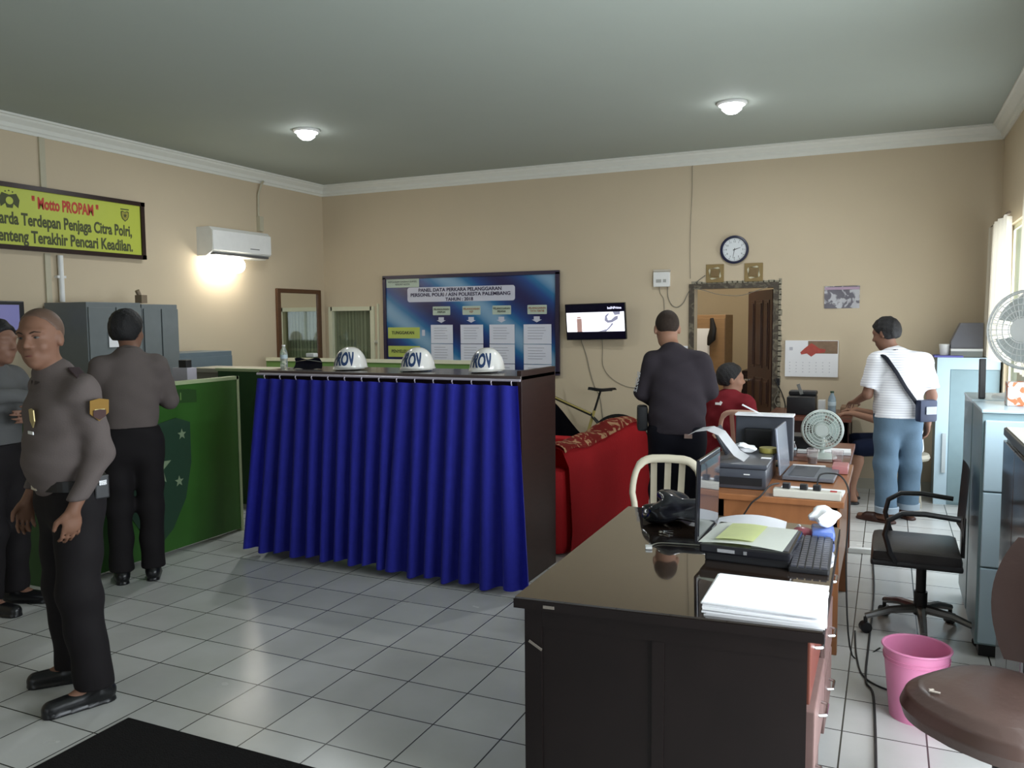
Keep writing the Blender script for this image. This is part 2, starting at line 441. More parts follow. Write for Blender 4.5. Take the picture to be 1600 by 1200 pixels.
tag(lt.build('door_bell_switch', mat('ivory', (0.6, 0.56, 0.45), 0.4)), 'small round ivory knob switch on the back wall right of the blind window', 'switch')

# --- doorway
fr = MB().b2(DX0 - 0.05, DX0, YB - 0.02, YB + 0.15, 0, DZ + 0.05).b2(DX1, DX1 + 0.05, YB - 0.02, YB + 0.15, 0, DZ + 0.05).b2(DX0, DX1, YB - 0.02, YB + 0.15, DZ, DZ + 0.05)
M_OLDFRAME = patch_mat('worn_frame_paint', (0.07, 0.055, 0.04), (0.20, 0.175, 0.12), 14, 0.5, 0.7, 0.6, 0.3)
struct(fr.build('door_frame_1', M_OLDFRAME)).name = 'door_1'
# ragged plaster edge around the frame
mb = MB(); random.seed(3)
pl = []
for z in np.arange(0.02, DZ + 0.07, 0.05):
    mb.box((DX1 + 0.058 + random.uniform(-0.004, 0.008), YB - 0.002, z), (0.02 + random.uniform(0, 0.02), 0.006, 0.06), rz=0)
for x in np.arange(DX0, DX1 + 0.06, 0.05):
    mb.box((x, YB - 0.002, DZ + 0.06 + random.uniform(-0.003, 0.004)), (0.06, 0.006, 0.015 + random.uniform(0, 0.012)))
struct(mb.build('trim_4', mat('bare_plaster', (0.32, 0.29, 0.22), 0.9, noise=0.3, nscale=40)))
# open door leaf, hinged at right jamb, swung into the room behind
M_DOOR = mat('door_wood', (0.05, 0.022, 0.018), 0.35, noise=0.3, nscale=5, stretch=(6, 6, 1))
ang = math.radians(116)
dl = struct(thing('door_2', '', '')); del dl['category']; dl['label'] = 'open dark brown panelled door leaf'
dl.location = (DX1 - 0.01, YB + 0.14, 0); dl.rotation_euler = (0, 0, ang)
mb = MB().b2(0, 0.76, -0.018, 0.018, 0.01, 1.9)
for (x0, x1) in ((0.08, 0.23), (0.28, 0.48), (0.53, 0.68)):
    for (z0, z1) in ((0.12, 0.62), (0.72, 1.0), (1.1, 1.8)):
        for sy in (-1, 1):
            mb.b2(x0, x1, sy * 0.018, sy * 0.024, z0, z1, bev=0.004)
            mb.b2(x0 + 0.03, x1 - 0.03, sy * 0.022, sy * 0.032, z0 + 0.03, z1 - 0.03, bev=0.006)
mb.build('leaf', M_DOOR, dl)
MB().cyl((0.70, 0.018, 0.95), (0.70, 0.07, 0.95), 0.012).cyl((0.70, 0.06, 0.95), (0.60, 0.06, 0.95), 0.009).build('door_handle', M_CHROME, dl)

# --- room behind
struct(MB().b2(-3.2, 0.3, 11.4, 11.5, 0, 2.9).build('wall_far', M_WALL))
struct(MB().b2(-3.3, -3.2, YB + 0.15, 11.5, 0, 2.9).build('wall_far_left', M_WALL))
struct(MB().b2(0.3, 0.4, YB + 0.15, 11.5, 0, 2.9).build('wall_far_right', M_WALL))
struct(MB().b2(-3.3, 0.4, YB + 0.15, 11.5, 2.9, 2.95).build('ceiling_far', M_CEIL))
wd = thing('wardrobe', 'tan brown two door wardrobe standing in the room beyond the doorway', 'wardrobe', (-2.0, 9.9, 0))
M_TAN = mat('tan_veneer', (0.30, 0.18, 0.09), 0.4, noise=0.2, nscale=5, stretch=(1, 1, 6))
MB().b2(-0.45, 0.25, 0, 0.5, 0.05, 1.66, bev=0.005).build('carcass', M_TAN, wd)
for x in (-0.44, -0.09): 
    d = MB().b2(x, x + 0.335, -0.02, 0, 0.08, 1.62, bev=0.004).build('door', M_TAN, wd)
    MB().cyl((x + (0.3 if x < -0.2 else 0.03), -0.04, 0.85), (x + (0.3 if x < -0.2 else 0.03), -0.04, 1.0), 0.007).build('handle', M_CHROME, d)
for x in (-0.42, 0.22):
    for y in (0.03, 0.47): MB().cyl((x, y, 0), (x, y, 0.055), 0.02).build('leg', M_BLACK, wd)
tag(MB().b2(-2.13, -1.93, 9.865, 9.872, 1.18, 1.5).build('notice_paper', M_PAPER), 'white printed notice taped on the wardrobe beyond the doorway', 'paper')
tag(MB().b2(-2.14, -1.98, 9.855, 9.862, 0.9, 1.12).build('notice_paper', M_PAPER), 'lower white sheet taped on the wardrobe below the larger notice', 'paper')
tag(MB().tube([(-1.9, 9.83, 1.62), (-1.88, 9.82, 1.5), (-1.9, 9.82, 1.38), (-1.94, 9.83, 1.3)], [0.02, 0.04, 0.05, 0.012], 10, flat=0.5).build('draped_cloth', M_BLACK, smooth=True),
    'dark cloth hanging from the upper corner of the wardrobe', 'cloth')
cb = thing('low_cabinet', 'low dark brown cabinet beside the open door leaf in the far room', 'cabinet', (-1.62, 10.3, 0))
MB().b2(0, 0.5, 0, 0.4, 0, 0.98, bev=0.005).build('carcass', M_DARKWOOD, cb)
MB().b2(0.02, 0.48, -0.02, 0, 0.05, 0.94, bev=0.004).build('door', M_DARKWOOD, cb)

# --- right-wall windows: frame, glass, curtains
M_GLASS = thin_glass('clear_glass', (0.95, 0.97, 0.97), 0.06)
M_CURT = wave_mat('beige_curtain', (0.62, 0.56, 0.46), (0.72, 0.67, 0.56), 9, 'Y', 0.85)
for n_, m_ in (('Transmission Weight', 0.0),): pass
nt = M_CURT.node_tree; pb = nt.nodes['Principled BSDF']
tr = nt.nodes.new('ShaderNodeBsdfTranslucent'); tr.inputs['Color'].default_value = (0.8, 0.74, 0.62, 1)
ms = nt.nodes.new('ShaderNodeMixShader'); ms.inputs['Fac'].default_value = 0.3
nt.links.new(pb.outputs[0], ms.inputs[1]); nt.links.new(tr.outputs[0], ms.inputs[2]); nt.links.new(ms.outputs[0], nt.nodes['Material Output'].inputs['Surface'])
for i, (y0, y1, z0, z1) in enumerate(RW):
    mb = MB()
    for yy in (y0, (y0 + y1) / 2 - 0.02, y1 - 0.04): mb.b2(XR + 0.03, XR + 0.09, yy, yy + 0.04, z0, z1)
    mb.b2(XR + 0.03, XR + 0.09, y0, y1, z0, z0 + 0.04).b2(XR + 0.03, XR + 0.09, y0, y1, z1 - 0.04, z1)
    w = struct(mb.build('window_%d' % (i + 2), M_CREAM))
    MB().b2(XR + 0.055, XR + 0.06, y0 + 0.03, y1 - 0.03, z0 + 0.03, z1 - 0.03).build('pane', M_GLASS, w)
for i, (x0, x1, z0, z1) in enumerate(FW):
    mb = MB()
    for xx in (x0, (x0 + x1) / 2 - 0.02, x1 - 0.04): mb.b2(xx, xx + 0.04, YF - 0.09, YF - 0.03, z0, z1)
    mb.b2(x0, x1, YF - 0.09, YF - 0.03, z1 - 0.04, z1)
    w = struct(mb.build('window_%d' % (i + 6), M_CREAM))
def curtain(y0, y1, z0, z1, x, label, nf):
    t = thing('curtain', label, 'curtain', (x, (y0 + y1) / 2, 0), group='beige curtains on the right wall')
    L = y1 - y0
    def f(u, v):
        s = u * nf * 2 * PI
        sp = 1 + 0.06 * (1 - v)
        return (-0.03 * (1 + 0.5 * (1 - v)) * math.sin(s) - 0.012 * math.sin(2.3 * s + 1), (u - 0.5) * L * sp, z0 + (z1 - z0) * v)
    MB().grid(f, nf * 10, 14).build('cloth', M_CURT, t, smooth=True)
    MB().cyl((0, -L / 2 - 0.04, z1 + 0.01), (0, L / 2 + 0.04, z1 + 0.01), 0.011).build('rod', mat('rod_brown', (0.12, 0.08, 0.05), 0.5), t)
    return t
curtain(7.05, 8.18, 1.28, 2.36, 0.775, 'gathered beige curtain nearest the back corner of the right wall', 5)
curtain(5.42, 6.4, 1.25, 2.45, 0.80, 'beige curtain drawn beside the white fan on the right wall', 5)

# --- ceiling downlights
M_LAMP = mat('lamp_disc', (1, 1, 1), 0.5, noise=0, emit=(0.93, 0.97, 1.0), estr=30)
for (x, y, lb) in ((-4.63, 5.89, 'round white ceiling downlight above the blue curtained counter'), (-1.14, 6.6, 'round white ceiling downlight above the doorway side desks')):
    t = thing('ceiling_downlight', lb, 'lamp', (x, y, ZC), group='ceiling downlights')
    MB().lathe([(0.085, 0.0), (0.115, 0.0), (0.115, -0.012), (0.1, -0.022), (0.085, -0.012), (0.085, 0.0)]).build('bezel', M_WHITE, t, smooth=True)
    MB().lathe([(0, -0.085), (0.04, -0.08), (0.072, -0.055), (0.084, -0.015), (0.084, -0.002), (0, -0.002)]).build('bulb', M_LAMP, t, smooth=True)
    li = bpy.data.lights.new('downlight', 'AREA'); li.shape = 'DISK'; li.size = 0.11; li.energy = 26; li.color = (0.93, 0.97, 1.0)
    lo = bpy.data.objects.new('downlight', li); lo.location = (x, y, ZC - 0.09); COL.objects.link(lo)

# ------------------------------------------------------------------ things on the left wall
sg = thing('motto_sign', 'long yellow framed motto signboard high on the left wall', 'sign', (XL, 4.86, 2.47))
# local: sign centre; text runs along +Y (towards back wall) as seen from the room
M_YEL = mat('sign_yellow', (0.52, 0.58, 0.075), 0.45, noise=0.03)
MB().b2(0.035, 0.045, -0.76, 0.76, -0.235, 0.235).build('face', M_YEL, sg)
mb = MB().b2(0.02, 0.06, -0.80, 0.80, 0.225, 0.262).b2(0.02, 0.06, -0.80, 0.80, -0.262, -0.225).b2(0.02, 0.06, 0.755, 0.795, -0.262, 0.262).b2(0.02, 0.06, -0.795, -0.755, -0.262, 0.262)
mb.build('frame', M_DARKWOOD, sg)
MB().b2(0, 0.035, -0.74, -0.6, -0.2, 0.2).b2(0, 0.035, 0.6, 0.74, -0.2, 0.2).build('bracket', M_DARKWOOD, sg)
M_RED = mat('red_ink', (0.55, 0.06, 0.04), 0.6, noise=0)
M_OLV = mat('olive_black_ink', (0.07, 0.08, 0.03), 0.6, noise=0)
def SM(y, z): return frame_mat((0.0462, y, z), (0, 1, 0), (0, 0, 1))
text_mesh('" Motto PROPAM "', 0.13, SM(0.0, 0.125), M_RED, 'lettering', sg, 0.60, 0.0045)
text_mesh('Garda Terdepan Penjaga Citra Polri,', 0.135, SM(0.0, -0.02), M_OLV, 'lettering', sg, 0.66, 0.004)
text_mesh('Benteng Terakhir Pencari Keadilan.', 0.135, SM(0.0, -0.155), M_OLV, 'lettering', sg, 0.685, 0.004)
def shield(o, y, z, s, face, edge, parent, X):
    poly = [(-0.5, 0.42), (-0.3, 0.5), (0, 0.4), (0.3, 0.5), (0.5, 0.42), (0.5, 0.0), (0.36, -0.35), (0, -0.62), (-0.36, -0.35), (-0.5, 0.0)]
    e = MB().prism([(a * s, b * s) for a, b in poly], 0.0015, frame_mat((X, y, z), (0, 1, 0), (0, 0, 1))).build(o, edge, parent)
    MB().prism([(a * s * 0.8, b * s * 0.8) for a, b in poly], 0.0012, frame_mat((X + 0.0016, y, z), (0, 1, 0), (0, 0, 1))).build('shield_field', face, e)
    star = []
    for k in range(10):
        r = (0.26 if k % 2 == 0 else 0.11) * s; a = PI / 2 + k * PI / 5
        star.append((r * math.cos(a), r * math.sin(a)))
    MB().prism(star, 0.001, frame_mat((X + 0.003, y, z), (0, 1, 0), (0, 0, 1))).build('star', edge, e)
    return e
shield('shield_emblem', 0.585, 0.12, 0.085, mat('emblem_gold', (0.35, 0.32, 0.05), 0.5), M_OLV, sg, 0.0462)
MB().b2(0.0462, 0.0475, 0.54, 0.63, 0.172, 0.182).build('emblem_banner', M_OLV, sg)
# winged emblem on the left
poly = [(-0.5, 0.1), (-0.35, 0.38), (0, 0.3), (0.35, 0.38), (0.5, 0.1), (0.42, -0.28), (0.2, -0.1), (0.14, -0.3), (-0.14, -0.3), (-0.2, -0.1), (-0.42, -0.28)]
e = MB().prism([(a * 0.17, b * 0.17) for a, b in poly], 0.0015, frame_mat((0.0462, -0.50, 0.115), (0, 1, 0), (0, 0, 1))).build('winged_emblem', M_OLV, sg)
MB().cyl((0.0475, -0.50, 0.12), (0.049, -0.50, 0.12), 0.03).build('emblem_disc', M_YEL, e)
for k in range(3): MB().cyl((0.0462, -0.53 + 0.03 * k, 0.19 + (0.008 if k == 1 else 0)), (0.0475, -0.53 + 0.03 * k, 0.19 + (0.008 if k == 1 else 0)), 0.006).build('emblem_star', M_OLV, sg)

# conduit and pipe
M_COND = mat('conduit_cream', (0.50, 0.46, 0.34), 0.6)
tag(MB().b2(XL, XL + 0.018, 4.66, 4.71, 2.742, ZC - 0.125).b2(XL, XL + 0.018, 4.66, 4.71, 0.3, 2.20).build('cable_conduit', M_COND), 'flat cream cable conduit running up the left wall behind the yellow sign', 'conduit')
tag(MB().cyl((XL + 0.03, 4.79, 1.80), (XL + 0.03, 4.79, 2.19), 0.022).b2(XL, XL + 0.04, 4.75, 4.83, 2.0, 2.02).build('white_pipe', M_WHITE, smooth=True), 'white vertical plastic pipe below the yellow sign on the left wall', 'pipe')
# dark framed board at far left
tv = thing('wall_monitor', 'small dark screen on the left wall at the edge of the photo', 'monitor', (XL, 4.2, 1.68))
MB().b2(0, 0.05, -0.25, 0.235, -0.15, 0.12, bev=0.008).build('case', M_BLACK, tv)
MB().b2(0.05, 0.052, -0.2, 0.19, -0.11, 0.09).build('screen', mat('bluish_screen', (0.1, 0.1, 0.2), 0.15, emit=(0.35, 0.35, 0.75), estr=0.35), tv)

# air conditioner with bulbs under it
ac = thing('air_conditioner', 'white wall mounted split air conditioner on the left wall', 'air conditioner', (XL, 6.77, 2.42))
prof = [(0, -0.13), (0.12, -0.13), (0.2, -0.085), (0.21, -0.02), (0.21, 0.12), (0.17, 0.16), (0, 0.16)]
M = Matrix((V((1, 0, 0)), V((0, 0, 1)), V((0, -1, 0)))).transposed().to_4x4(); M.translation = V((0, 0.43, 0))
MB().prism(prof, 0.86, M).build('body', mat('ac_white', (0.74, 0.74, 0.70), 0.4), ac)
MB().b2(0.205, 0.218, -0.425, 0.425, -0.075, 0.125, bev=0.005).build('front_panel', M_WHITE, ac)
MB().b2(0.13, 0.2, -0.4, 0.4, -0.118, -0.098).build('air_louver', mat('dark_grey_plastic', (0.09, 0.09, 0.09), 0.5), ac)
MB().b2(0.218, 0.2195, 0.1, 0.24, -0.035, -0.028).build('badge', M_BLACKINK, ac)
bl = thing('twin_bulb_lamp', 'glowing twin bulb lamp fixed just below the air conditioner', 'lamp', (XL, 6.62, 2.22))
MB().b2(0, 0.05, -0.06, 0.06, -0.03, 0.05, bev=0.01).tube([(0.05, -0.03, 0), (0.1, -0.08, 0.02)], 0.018).tube([(0.05, 0.03, 0), (0.1, 0.08, 0.02)], 0.018).build('base', M_WHITE, bl)
M_BULB = mat('bulb_glow', (1, 1, 1), 0.5, noise=0, emit=(1.0, 0.96, 0.84), estr=28)
for s in (-1, 1):
    MB().sph((0.15, s * 0.115, -0.01), 0.085, (1, 1, 0.95)).cyl((0.1, s * 0.075, 0.015), (0.13, s * 0.1, 0.005), 0.03).build('bulb', M_BULB, bl, smooth=True)
tag(MB().tube([(XL + 0.09, 7.25, 3.16), (XL + 0.05, 7.26, 3.13), (XL + 0.02, 7.24, 3.02), (XL + 0.015, 7.235, 2.75), (XL + 0.02, 7.235, 2.62)], 0.012).b2(XL, XL + 0.05, 7.22, 7.28, 2.62, 2.78).build('wall_cable', M_COND), 'beige cable dropping from the cornice to the air conditioner', 'cable')

# tall mirror
mi = thing('wall_mirror', 'tall brown framed mirror on the left wall near the back corner', 'mirror', (XL, 7.89, 1.38))
M_BRN = mat('mirror_frame_wood', (0.10, 0.045, 0.02), 0.4, noise=0.25, stretch=(1, 1, 6))
mb = MB().b2(0, 0.035, -0.40, -0.34, -0.62, 0.62, bev=0.008).b2(0, 0.035, 0.34, 0.40, -0.62, 0.62, bev=0.008).b2(0, 0.035, -0.36, 0.36, 0.57, 0.62, bev=0.008).b2(0, 0.035, -0.36, 0.36, -0.62, -0.56, bev=0.008)
mb.build('frame', M_BRN, mi)
MB().b2(0.008, 0.016, -0.345, 0.345, -0.57, 0.575).build('mirror_glass', mat('mirror', (0.85, 0.87, 0.84), 0.02, metal=1, noise=0), mi)

# grey steel cabinets by the left wall
M_STEEL = mat('grey_steel', (0.16, 0.18, 0.185), 0.45, noise=0.08, coat=0.1)
def steel_cab(y0, y1, x1, h, label, seed):
    t = thing('steel_cabinet', label, 'cabinet', (XL + 0.03, y0, 0), group=None)
    D = x1 - XL - 0.03; Wd = y1 - y0
    MB().b2(0, D, 0, Wd, 0, h, bev=0.006).build('carcass', M_STEEL, t)
    for k in range(2):
        a, b = 0.01 + k * Wd / 2, (k + 1) * Wd / 2 - 0.005
        d = MB().b2(D, D + 0.015, a, b, 0.06, h - 0.04, bev=0.004).build('door', M_STEEL, t)
        MB().b2(D + 0.015, D + 0.03, (b - 0.05) if k == 0 else (a + 0.03), (b - 0.03) if k == 0 else (a + 0.05), h * 0.55, h * 0.55 + 0.12, bev=0.003).build('handle', M_CHROME, d)
    return t
steel_cab(4.62, 5.15, -5.86, 1.79, 'grey steel cabinet with a taped white sheet, left of its pair', 1)
steel_cab(5.17, 5.56, -5.87, 1.78, 'grey steel cabinet on the right of its pair, topped by a small bracket', 2)
tag(MB().b2(-5.84, -5.832, 4.80, 4.92, 1.42, 1.56).build('taped_sheet', M_PAPER), 'white sheet taped to the front of the left steel cabinet', 'paper')
tag(MB().b2(-5.98, -5.9, 5.2, 5.26, 1.79, 1.86).tube([(-5.95, 5.22, 1.86), (-5.95, 5.2, 1.9)], 0.02).build('small_bracket', mat('brown_grey', (0.2, 0.15, 0.1), 0.5)), 'small brown and chrome object lying on top of the right steel cabinet', 'object')
lc = thing('low_steel_cabinet', 'low blue grey steel cabinet against the left wall past the tall pair', 'cabinet', (XL + 0.03, 5.62, 0))
M_BST = mat('blue_grey_steel', (0.13, 0.17, 0.20), 0.45)
MB().b2(0, 0.4, 0, 0.7, 0, 1.335, bev=0.006).build('carcass', M_BST, lc)
for k in range(3): 
    d = MB().b2(0.4, 0.415, 0.01, 0.69, 0.05 + k * 0.42, 0.45 + k * 0.42, bev=0.004).build('drawer', M_BST, lc)
    MB().b2(0.415, 0.43, 0.3, 0.4, 0.25 + k * 0.42, 0.27 + k * 0.42).build('handle', M_CHROME, d)
# ------------------------------------------------------------------ things on the back wall
bd = thing('data_panel_board', 'large blue framed data panel board hung on the back wall', 'notice board', (-4.38, YB, 1.58))
M_FR = mat('board_frame', (0.03, 0.02, 0.05), 0.4)
bw, bh = 1.105, 0.55
m = bpy.data.materials.new('blue_print'); m.use_nodes = True; nt = m.node_tree; pb = nt.nodes['Principled BSDF']; pb.inputs['Roughness'].default_value = 0.35
tc = nt.nodes.new('ShaderNodeTexCoord'); mp = nt.nodes.new('ShaderNodeMapping'); mp.inputs['Rotation'].default_value = (0, 0.95, 0)
mp.inputs['Location'].default_value = (0.12, 0, 0)
wv = nt.nodes.new('ShaderNodeTexWave'); wv.bands_direction = 'X'; wv.inputs['Scale'].default_value = 0.42; wv.inputs['Distortion'].default_value = 0.6; wv.inputs['Detail'].default_value = 1
rp = nt.nodes.new('ShaderNodeValToRGB'); cr = rp.color_ramp
cr.elements[0].position = 0.0; cr.elements[0].color = (0.012, 0.01, 0.08, 1); cr.elements[1].position = 1.0; cr.elements[1].color = (0.22, 0.38, 0.55, 1)
e_ = cr.elements.new(0.45); e_.color = (0.012, 0.06, 0.24, 1); e_ = cr.elements.new(0.75); e_.color = (0.02, 0.16, 0.36, 1)
for a, b in ((tc.outputs['Object'], mp.inputs['Vector']), (mp.outputs['Vector'], wv.inputs['Vector']), (wv.outputs['Fac'], rp.inputs['Fac']), (rp.outputs['Color'], pb.inputs['Base Color'])): nt.links.new(a, b)
MB().b2(-bw, bw, -0.028, -0.01, -bh, bh).build('panel', m, bd)
MB().b2(-bw - 0.02, bw + 0.02, -0.045, -0.005, bh - 0.02, bh + 0.02).b2(-bw - 0.02, bw + 0.02, -0.045, -0.005, -bh - 0.02, -bh + 0.02).b2(-bw - 0.02, -bw + 0.02, -0.045, -0.005, -bh, bh).b2(bw - 0.02, bw + 0.02, -0.045, -0.005, -bh, bh).build('frame', M_FR, bd)
M_LAV = mat('lavender_paper', (0.62, 0.62, 0.72), 0.5, noise=0.02)
M_GRNY = mat('pale_green_print', (0.48, 0.56, 0.12), 0.5, noise=0.02)
M_PALE = mat('pale_label', (0.50, 0.58, 0.48), 0.5, noise=0.02)
M_INKB = mat('navy_ink', (0.03, 0.02, 0.06), 0.6, noise=0)
M_INKR = mat('brown_ink', (0.35, 0.12, 0.05), 0.6, noise=0)
def BM_(x, z, dy=-0.0300): return frame_mat((x, dy, z), (1, 0, 0), (0, 0, 1))
def rbox(x0, x1, z0, z1, y=-0.0295, t=0.002, r=0.02):
    pts = []
    for cx, cz, a0 in ((x1 - r, z1 - r, 0), (x0 + r, z1 - r, PI / 2), (x0 + r, z0 + r, PI), (x1 - r, z0 + r, 1.5 * PI)):
        for k in range(5): pts.append((cx + r * math.cos(a0 + k * PI / 8), cz + r * math.sin(a0 + k * PI / 8)))
    return MB().prism(pts, t, frame_mat((0, y + t, 0), (1, 0, 0), (0, 0, 1)))
# the board's local x runs -1.105 .. 1.105, z -0.55 .. 0.55
rbox(-1.08, -0.63, 0.43, 0.53, r=0.003).build('corner_caption', M_PALE, bd)
text_mesh('KEPOLISIAN DAERAH SUMSEL\nRESORT KOTA', 0.03, BM_(-0.855, 0.48, -0.0315), M_BLACKINK, 'lettering', bd, 1.0, 0, depth=0.0004)
rbox(-0.79, 0.60, 0.255, 0.425, r=0.03).build('title_plate', M_LAV, bd)
text_mesh('PANEL DATA PERKARA PELANGGARAN', 0.055, BM_(-0.10, 0.39, -0.0315), M_INKB, 'lettering', bd, 1.1, 0.0015, depth=0.0004)
text_mesh('PERSONIL POLRI / ASN POLRESTA PALEMBANG', 0.055, BM_(-0.10, 0.335, -0.0315), M_INKB, 'lettering', bd, 1.12, 0.0015, depth=0.0004)
text_mesh('TAHUN : 2018', 0.052, BM_(-0.10, 0.28, -0.0315), M_INKB, 'lettering', bd, 1.1, 0.0015, depth=0.0004)
cols = [-0.34, 0.05, 0.43, 0.86]; cw = [0.145, 0.145, 0.155, 0.165]
heads = ['PELANGGARAN\nDISIPLIN', 'PELANGGARAN\nKEP', 'PELANGGARAN\nPIDANA', 'PELANGGARAN\nTATA TERTIB']
for i, (cx, hw) in enumerate(zip(cols, cw)):
    rbox(cx - 0.11, cx + 0.12, 0.10, 0.20, r=0.008).build('column_plate', M_PALE, bd)
    text_mesh(heads[i], 0.032, BM_(cx + 0.005, 0.15, -0.0315), M_INKR if i in (1, 3) else M_BLACKINK, 'lettering', bd, 0.9, 0.0004, depth=0.0004)
    MB().prism([(cx - 0.035, 0.075), (cx - 0.035, 0.04), (cx - 0.06, 0.04), (cx, 0.01), (cx + 0.06, 0.04), (cx + 0.035, 0.04), (cx + 0.035, 0.075)], 0.002, frame_mat((0, -0.0275, 0), (1, 0, 0), (0, 0, 1))).build('arrow', M_LAV, bd)
for z, tx in ((-0.105, 'TUNGGAKAN'), (-0.325, 'PENYELESAIAN')):
    rbox(-1.07, -0.63, z - 0.065, z + 0.065, r=0.006).build('row_plate', M_GRNY, bd)
    text_mesh(tx, 0.052, BM_(-0.86, z, -0.0315), M_BLACKINK, 'lettering', bd, 0.95, 0.001, depth=0.0004)
    rbox(-0.60, -0.56, z - 0.035, z + 0.035, r=0.006).build('arrow', M_LAV, bd)
M_FAINT = mat('faint_print', (0.35, 0.35, 0.42), 0.7, noise=0)
sn = ['upper', 'middle', 'lower']; cn = ['first', 'second', 'third', 'fourth']
for i, (cx, hw) in enumerate(zip(cols, cw)):
    for r_ in range(3):
        z1 = -0.012 - r_ * 0.222; z0 = max(z1 - 0.215, -0.52)
        s = thing('data_sheet', '%s white sheet in the %s column of the blue data board' % (sn[r_], cn[i]), 'paper', (-4.38 + cx + 0.01, YB - 0.032, 1.58), group='sheets on the data board')
        MB().box((0, -0.004, (z0 + z1) / 2), (2 * hw, 0.002, z1 - z0), rx=0.012).build('sheet', mat('sheet_white', (0.74, 0.75, 0.84), 0.7, noise=0.02), s)
        mb = MB()
        for k in range(5): mb.b2(-hw * 0.7, hw * (0.3 + 0.35 * random.random()), -0.0072, -0.0062, z1 - 0.04 - k * 0.03, z1 - 0.035 - k * 0.03)
        mb.build('printed_lines', M_FAINT, s)

# television
tv = thing('television', 'flat black television switched on, mounted on the back wall', 'television', (-2.815, YB - 0.1, 1.595))
tv.rotation_euler = (math.radians(6), math.radians(-1), math.radians(-2))
tw, th = 0.335, 0.192
MB().b2(-tw, tw, -0.02, 0.02, -th, th, bev=0.006).build('case', M_BLACKG, tv)
M_SCR = mat('screen_black', (0.008, 0.006, 0.02), 0.15, noise=0)
scr = MB().b2(-tw + 0.01, tw - 0.008, -0.0215, -0.02, -th + 0.01, th - 0.008).build('screen', M_SCR, tv)
def em(name, c, s): return mat(name, c, 0.4, noise=0, emit=c, estr=s)
M_TVW = em('tv_white', (0.93, 0.93, 1.0), 1.5)
MB().b2(-tw + 0.014, tw - 0.012, -0.0225, -0.0215, -0.105, 0.10).build('picture', M_TVW, scr)
MB().b2(-0.205, -0.15, -0.0235, -0.0225, -0.105, 0.035).b2(-0.2, -0.16, -0.0235, -0.0225, 0.04, 0.055).build('brown_figure', em('tv_brown', (0.45, 0.28, 0.25), 0.6), scr)
FM = frame_mat((0, -0.0226, 0), (1, 0, 0), (0, 0, 1))
mb = MB().prism([(0.15, 0.085), (0.115, 0.06), (0.108, 0.01), (0.14, -0.015), (0.19, -0.01), (0.25, 0.02), (0.26, 0.06), (0.22, 0.05), (0.18, 0.015), (0.145, 0.012), (0.135, 0.05), (0.16, 0.078)], 0.0012, FM)
mb.prism([(0.19, -0.012), (0.165, -0.045), (0.13, -0.08), (0.03, -0.104), (0.12, -0.104), (0.155, -0.075), (0.2, -0.03)], 0.0012, FM)
mb.prism([(0.2, 0.1), (0.28, 0.1), (0.28, 0.07), (0.22, 0.065)], 0.0012, FM)
mb.build('grey_figure', em('tv_grey', (0.3, 0.3, 0.42), 0.6), scr)
text_mesh('beINPrime', 0.035, frame_mat((0.22, -0.0235, 0.14), (1, 0, 0), (0, 0, 1)), em('tv_text', (0.8, 0.8, 1), 1.2), 'lettering', scr, 1.0, 0.0008, depth=0.0003)
MB().b2(-0.12, 0.12, 0.02, 0.05, -0.1, 0.1).b2(-0.03, 0.03, 0.05, 0.09, -0.06, 0.06).build('wall_mount', M_BLACK, tv)
def wire(name, label, pts, r=0.004, m=M_WIREG, cat='cable'):
    # smooth catmull-rom through the points
    P = [V(p) for p in pts]; out = []
    for i in range(len(P) - 1):
        p0, p1, p2, p3 = P[max(i - 1, 0)], P[i], P[i + 1], P[min(i + 2, len(P) - 1)]
        for k in range(6):
            t = k / 6
            out.append(0.5 * ((2 * p1) + (p2 - p0) * t + (2 * p0 - 5 * p1 + 4 * p2 - p3) * t * t + (3 * p1 - p0 - 3 * p2 + p3) * t ** 3))
    out.append(P[-1])
    o = MB().tube(out, r, 6).build(name, m, smooth=True)
    return tag(o, label, cat)
yw = YB - 0.008
wire('television_cable', 'dark cable hanging from the left underside of the television', [(-3.0, YB - 0.05, 1.42), (-3.0, yw, 1.36), (-2.95, yw, 1.22), (-2.91, yw, 1.05), (-2.86, yw, 0.9), (-2.80, yw, 0.78), (-2.76, yw, 0.5)])
wire('television_cable', 'thin cable curving from the television centre towards the dark shirted man', [(-2.76, YB - 0.05, 1.42), (-2.77, yw, 1.3), (-2.765, yw, 1.12), (-2.68, yw, 1.0), (-2.54, yw, 0.92), (-2.4, yw, 0.895), (-2.1, yw, 0.9)], 0.003)
wire('socket_cable', 'thin cable hanging straight below the wall socket box', [(-2.16, yw, 1.95), (-2.15, yw, 1.88), (-2.11, yw, 1.8), (-2.11, yw, 1.55)], 0.003)
wire('socket_cable', 'thin cable looping from the wall socket box to the doorway', [(-2.07, yw, 1.95), (-2.07, yw, 1.85), (-2.03, yw, 1.76), (-1.97, yw, 1.735), (-1.91, yw, 1.78), (-1.86, yw, 1.88), (-1.8, yw, 1.965), (-1.69, yw, 2.05)], 0.004)
wire('door_cable', 'thin black cable slung under the top of the door frame', [(-1.80, YB - 0.03, 1.92), (-1.7, YB - 0.03, 1.90), (-1.55, YB - 0.03, 1.855), (-1.35, YB - 0.03, 1.84), (-1.2, YB - 0.03, 1.88), (-1.08, YB - 0.03, 1.92)], 0.004)
wire('thin_cable', 'thin dark cord running down the back wall from the cornice', [(-1.83, yw, 3.15), (-1.83, yw, 2.9), (-1.838, yw, 2.7), (-1.845, yw, 2.45), (-1.845, yw, 2.2), (-1.84, yw, 2.02)], 0.0025)
jb = thing('socket_box', 'white electrical socket box with switches on the back wall', 'socket', (-2.13, YB, 2.02))
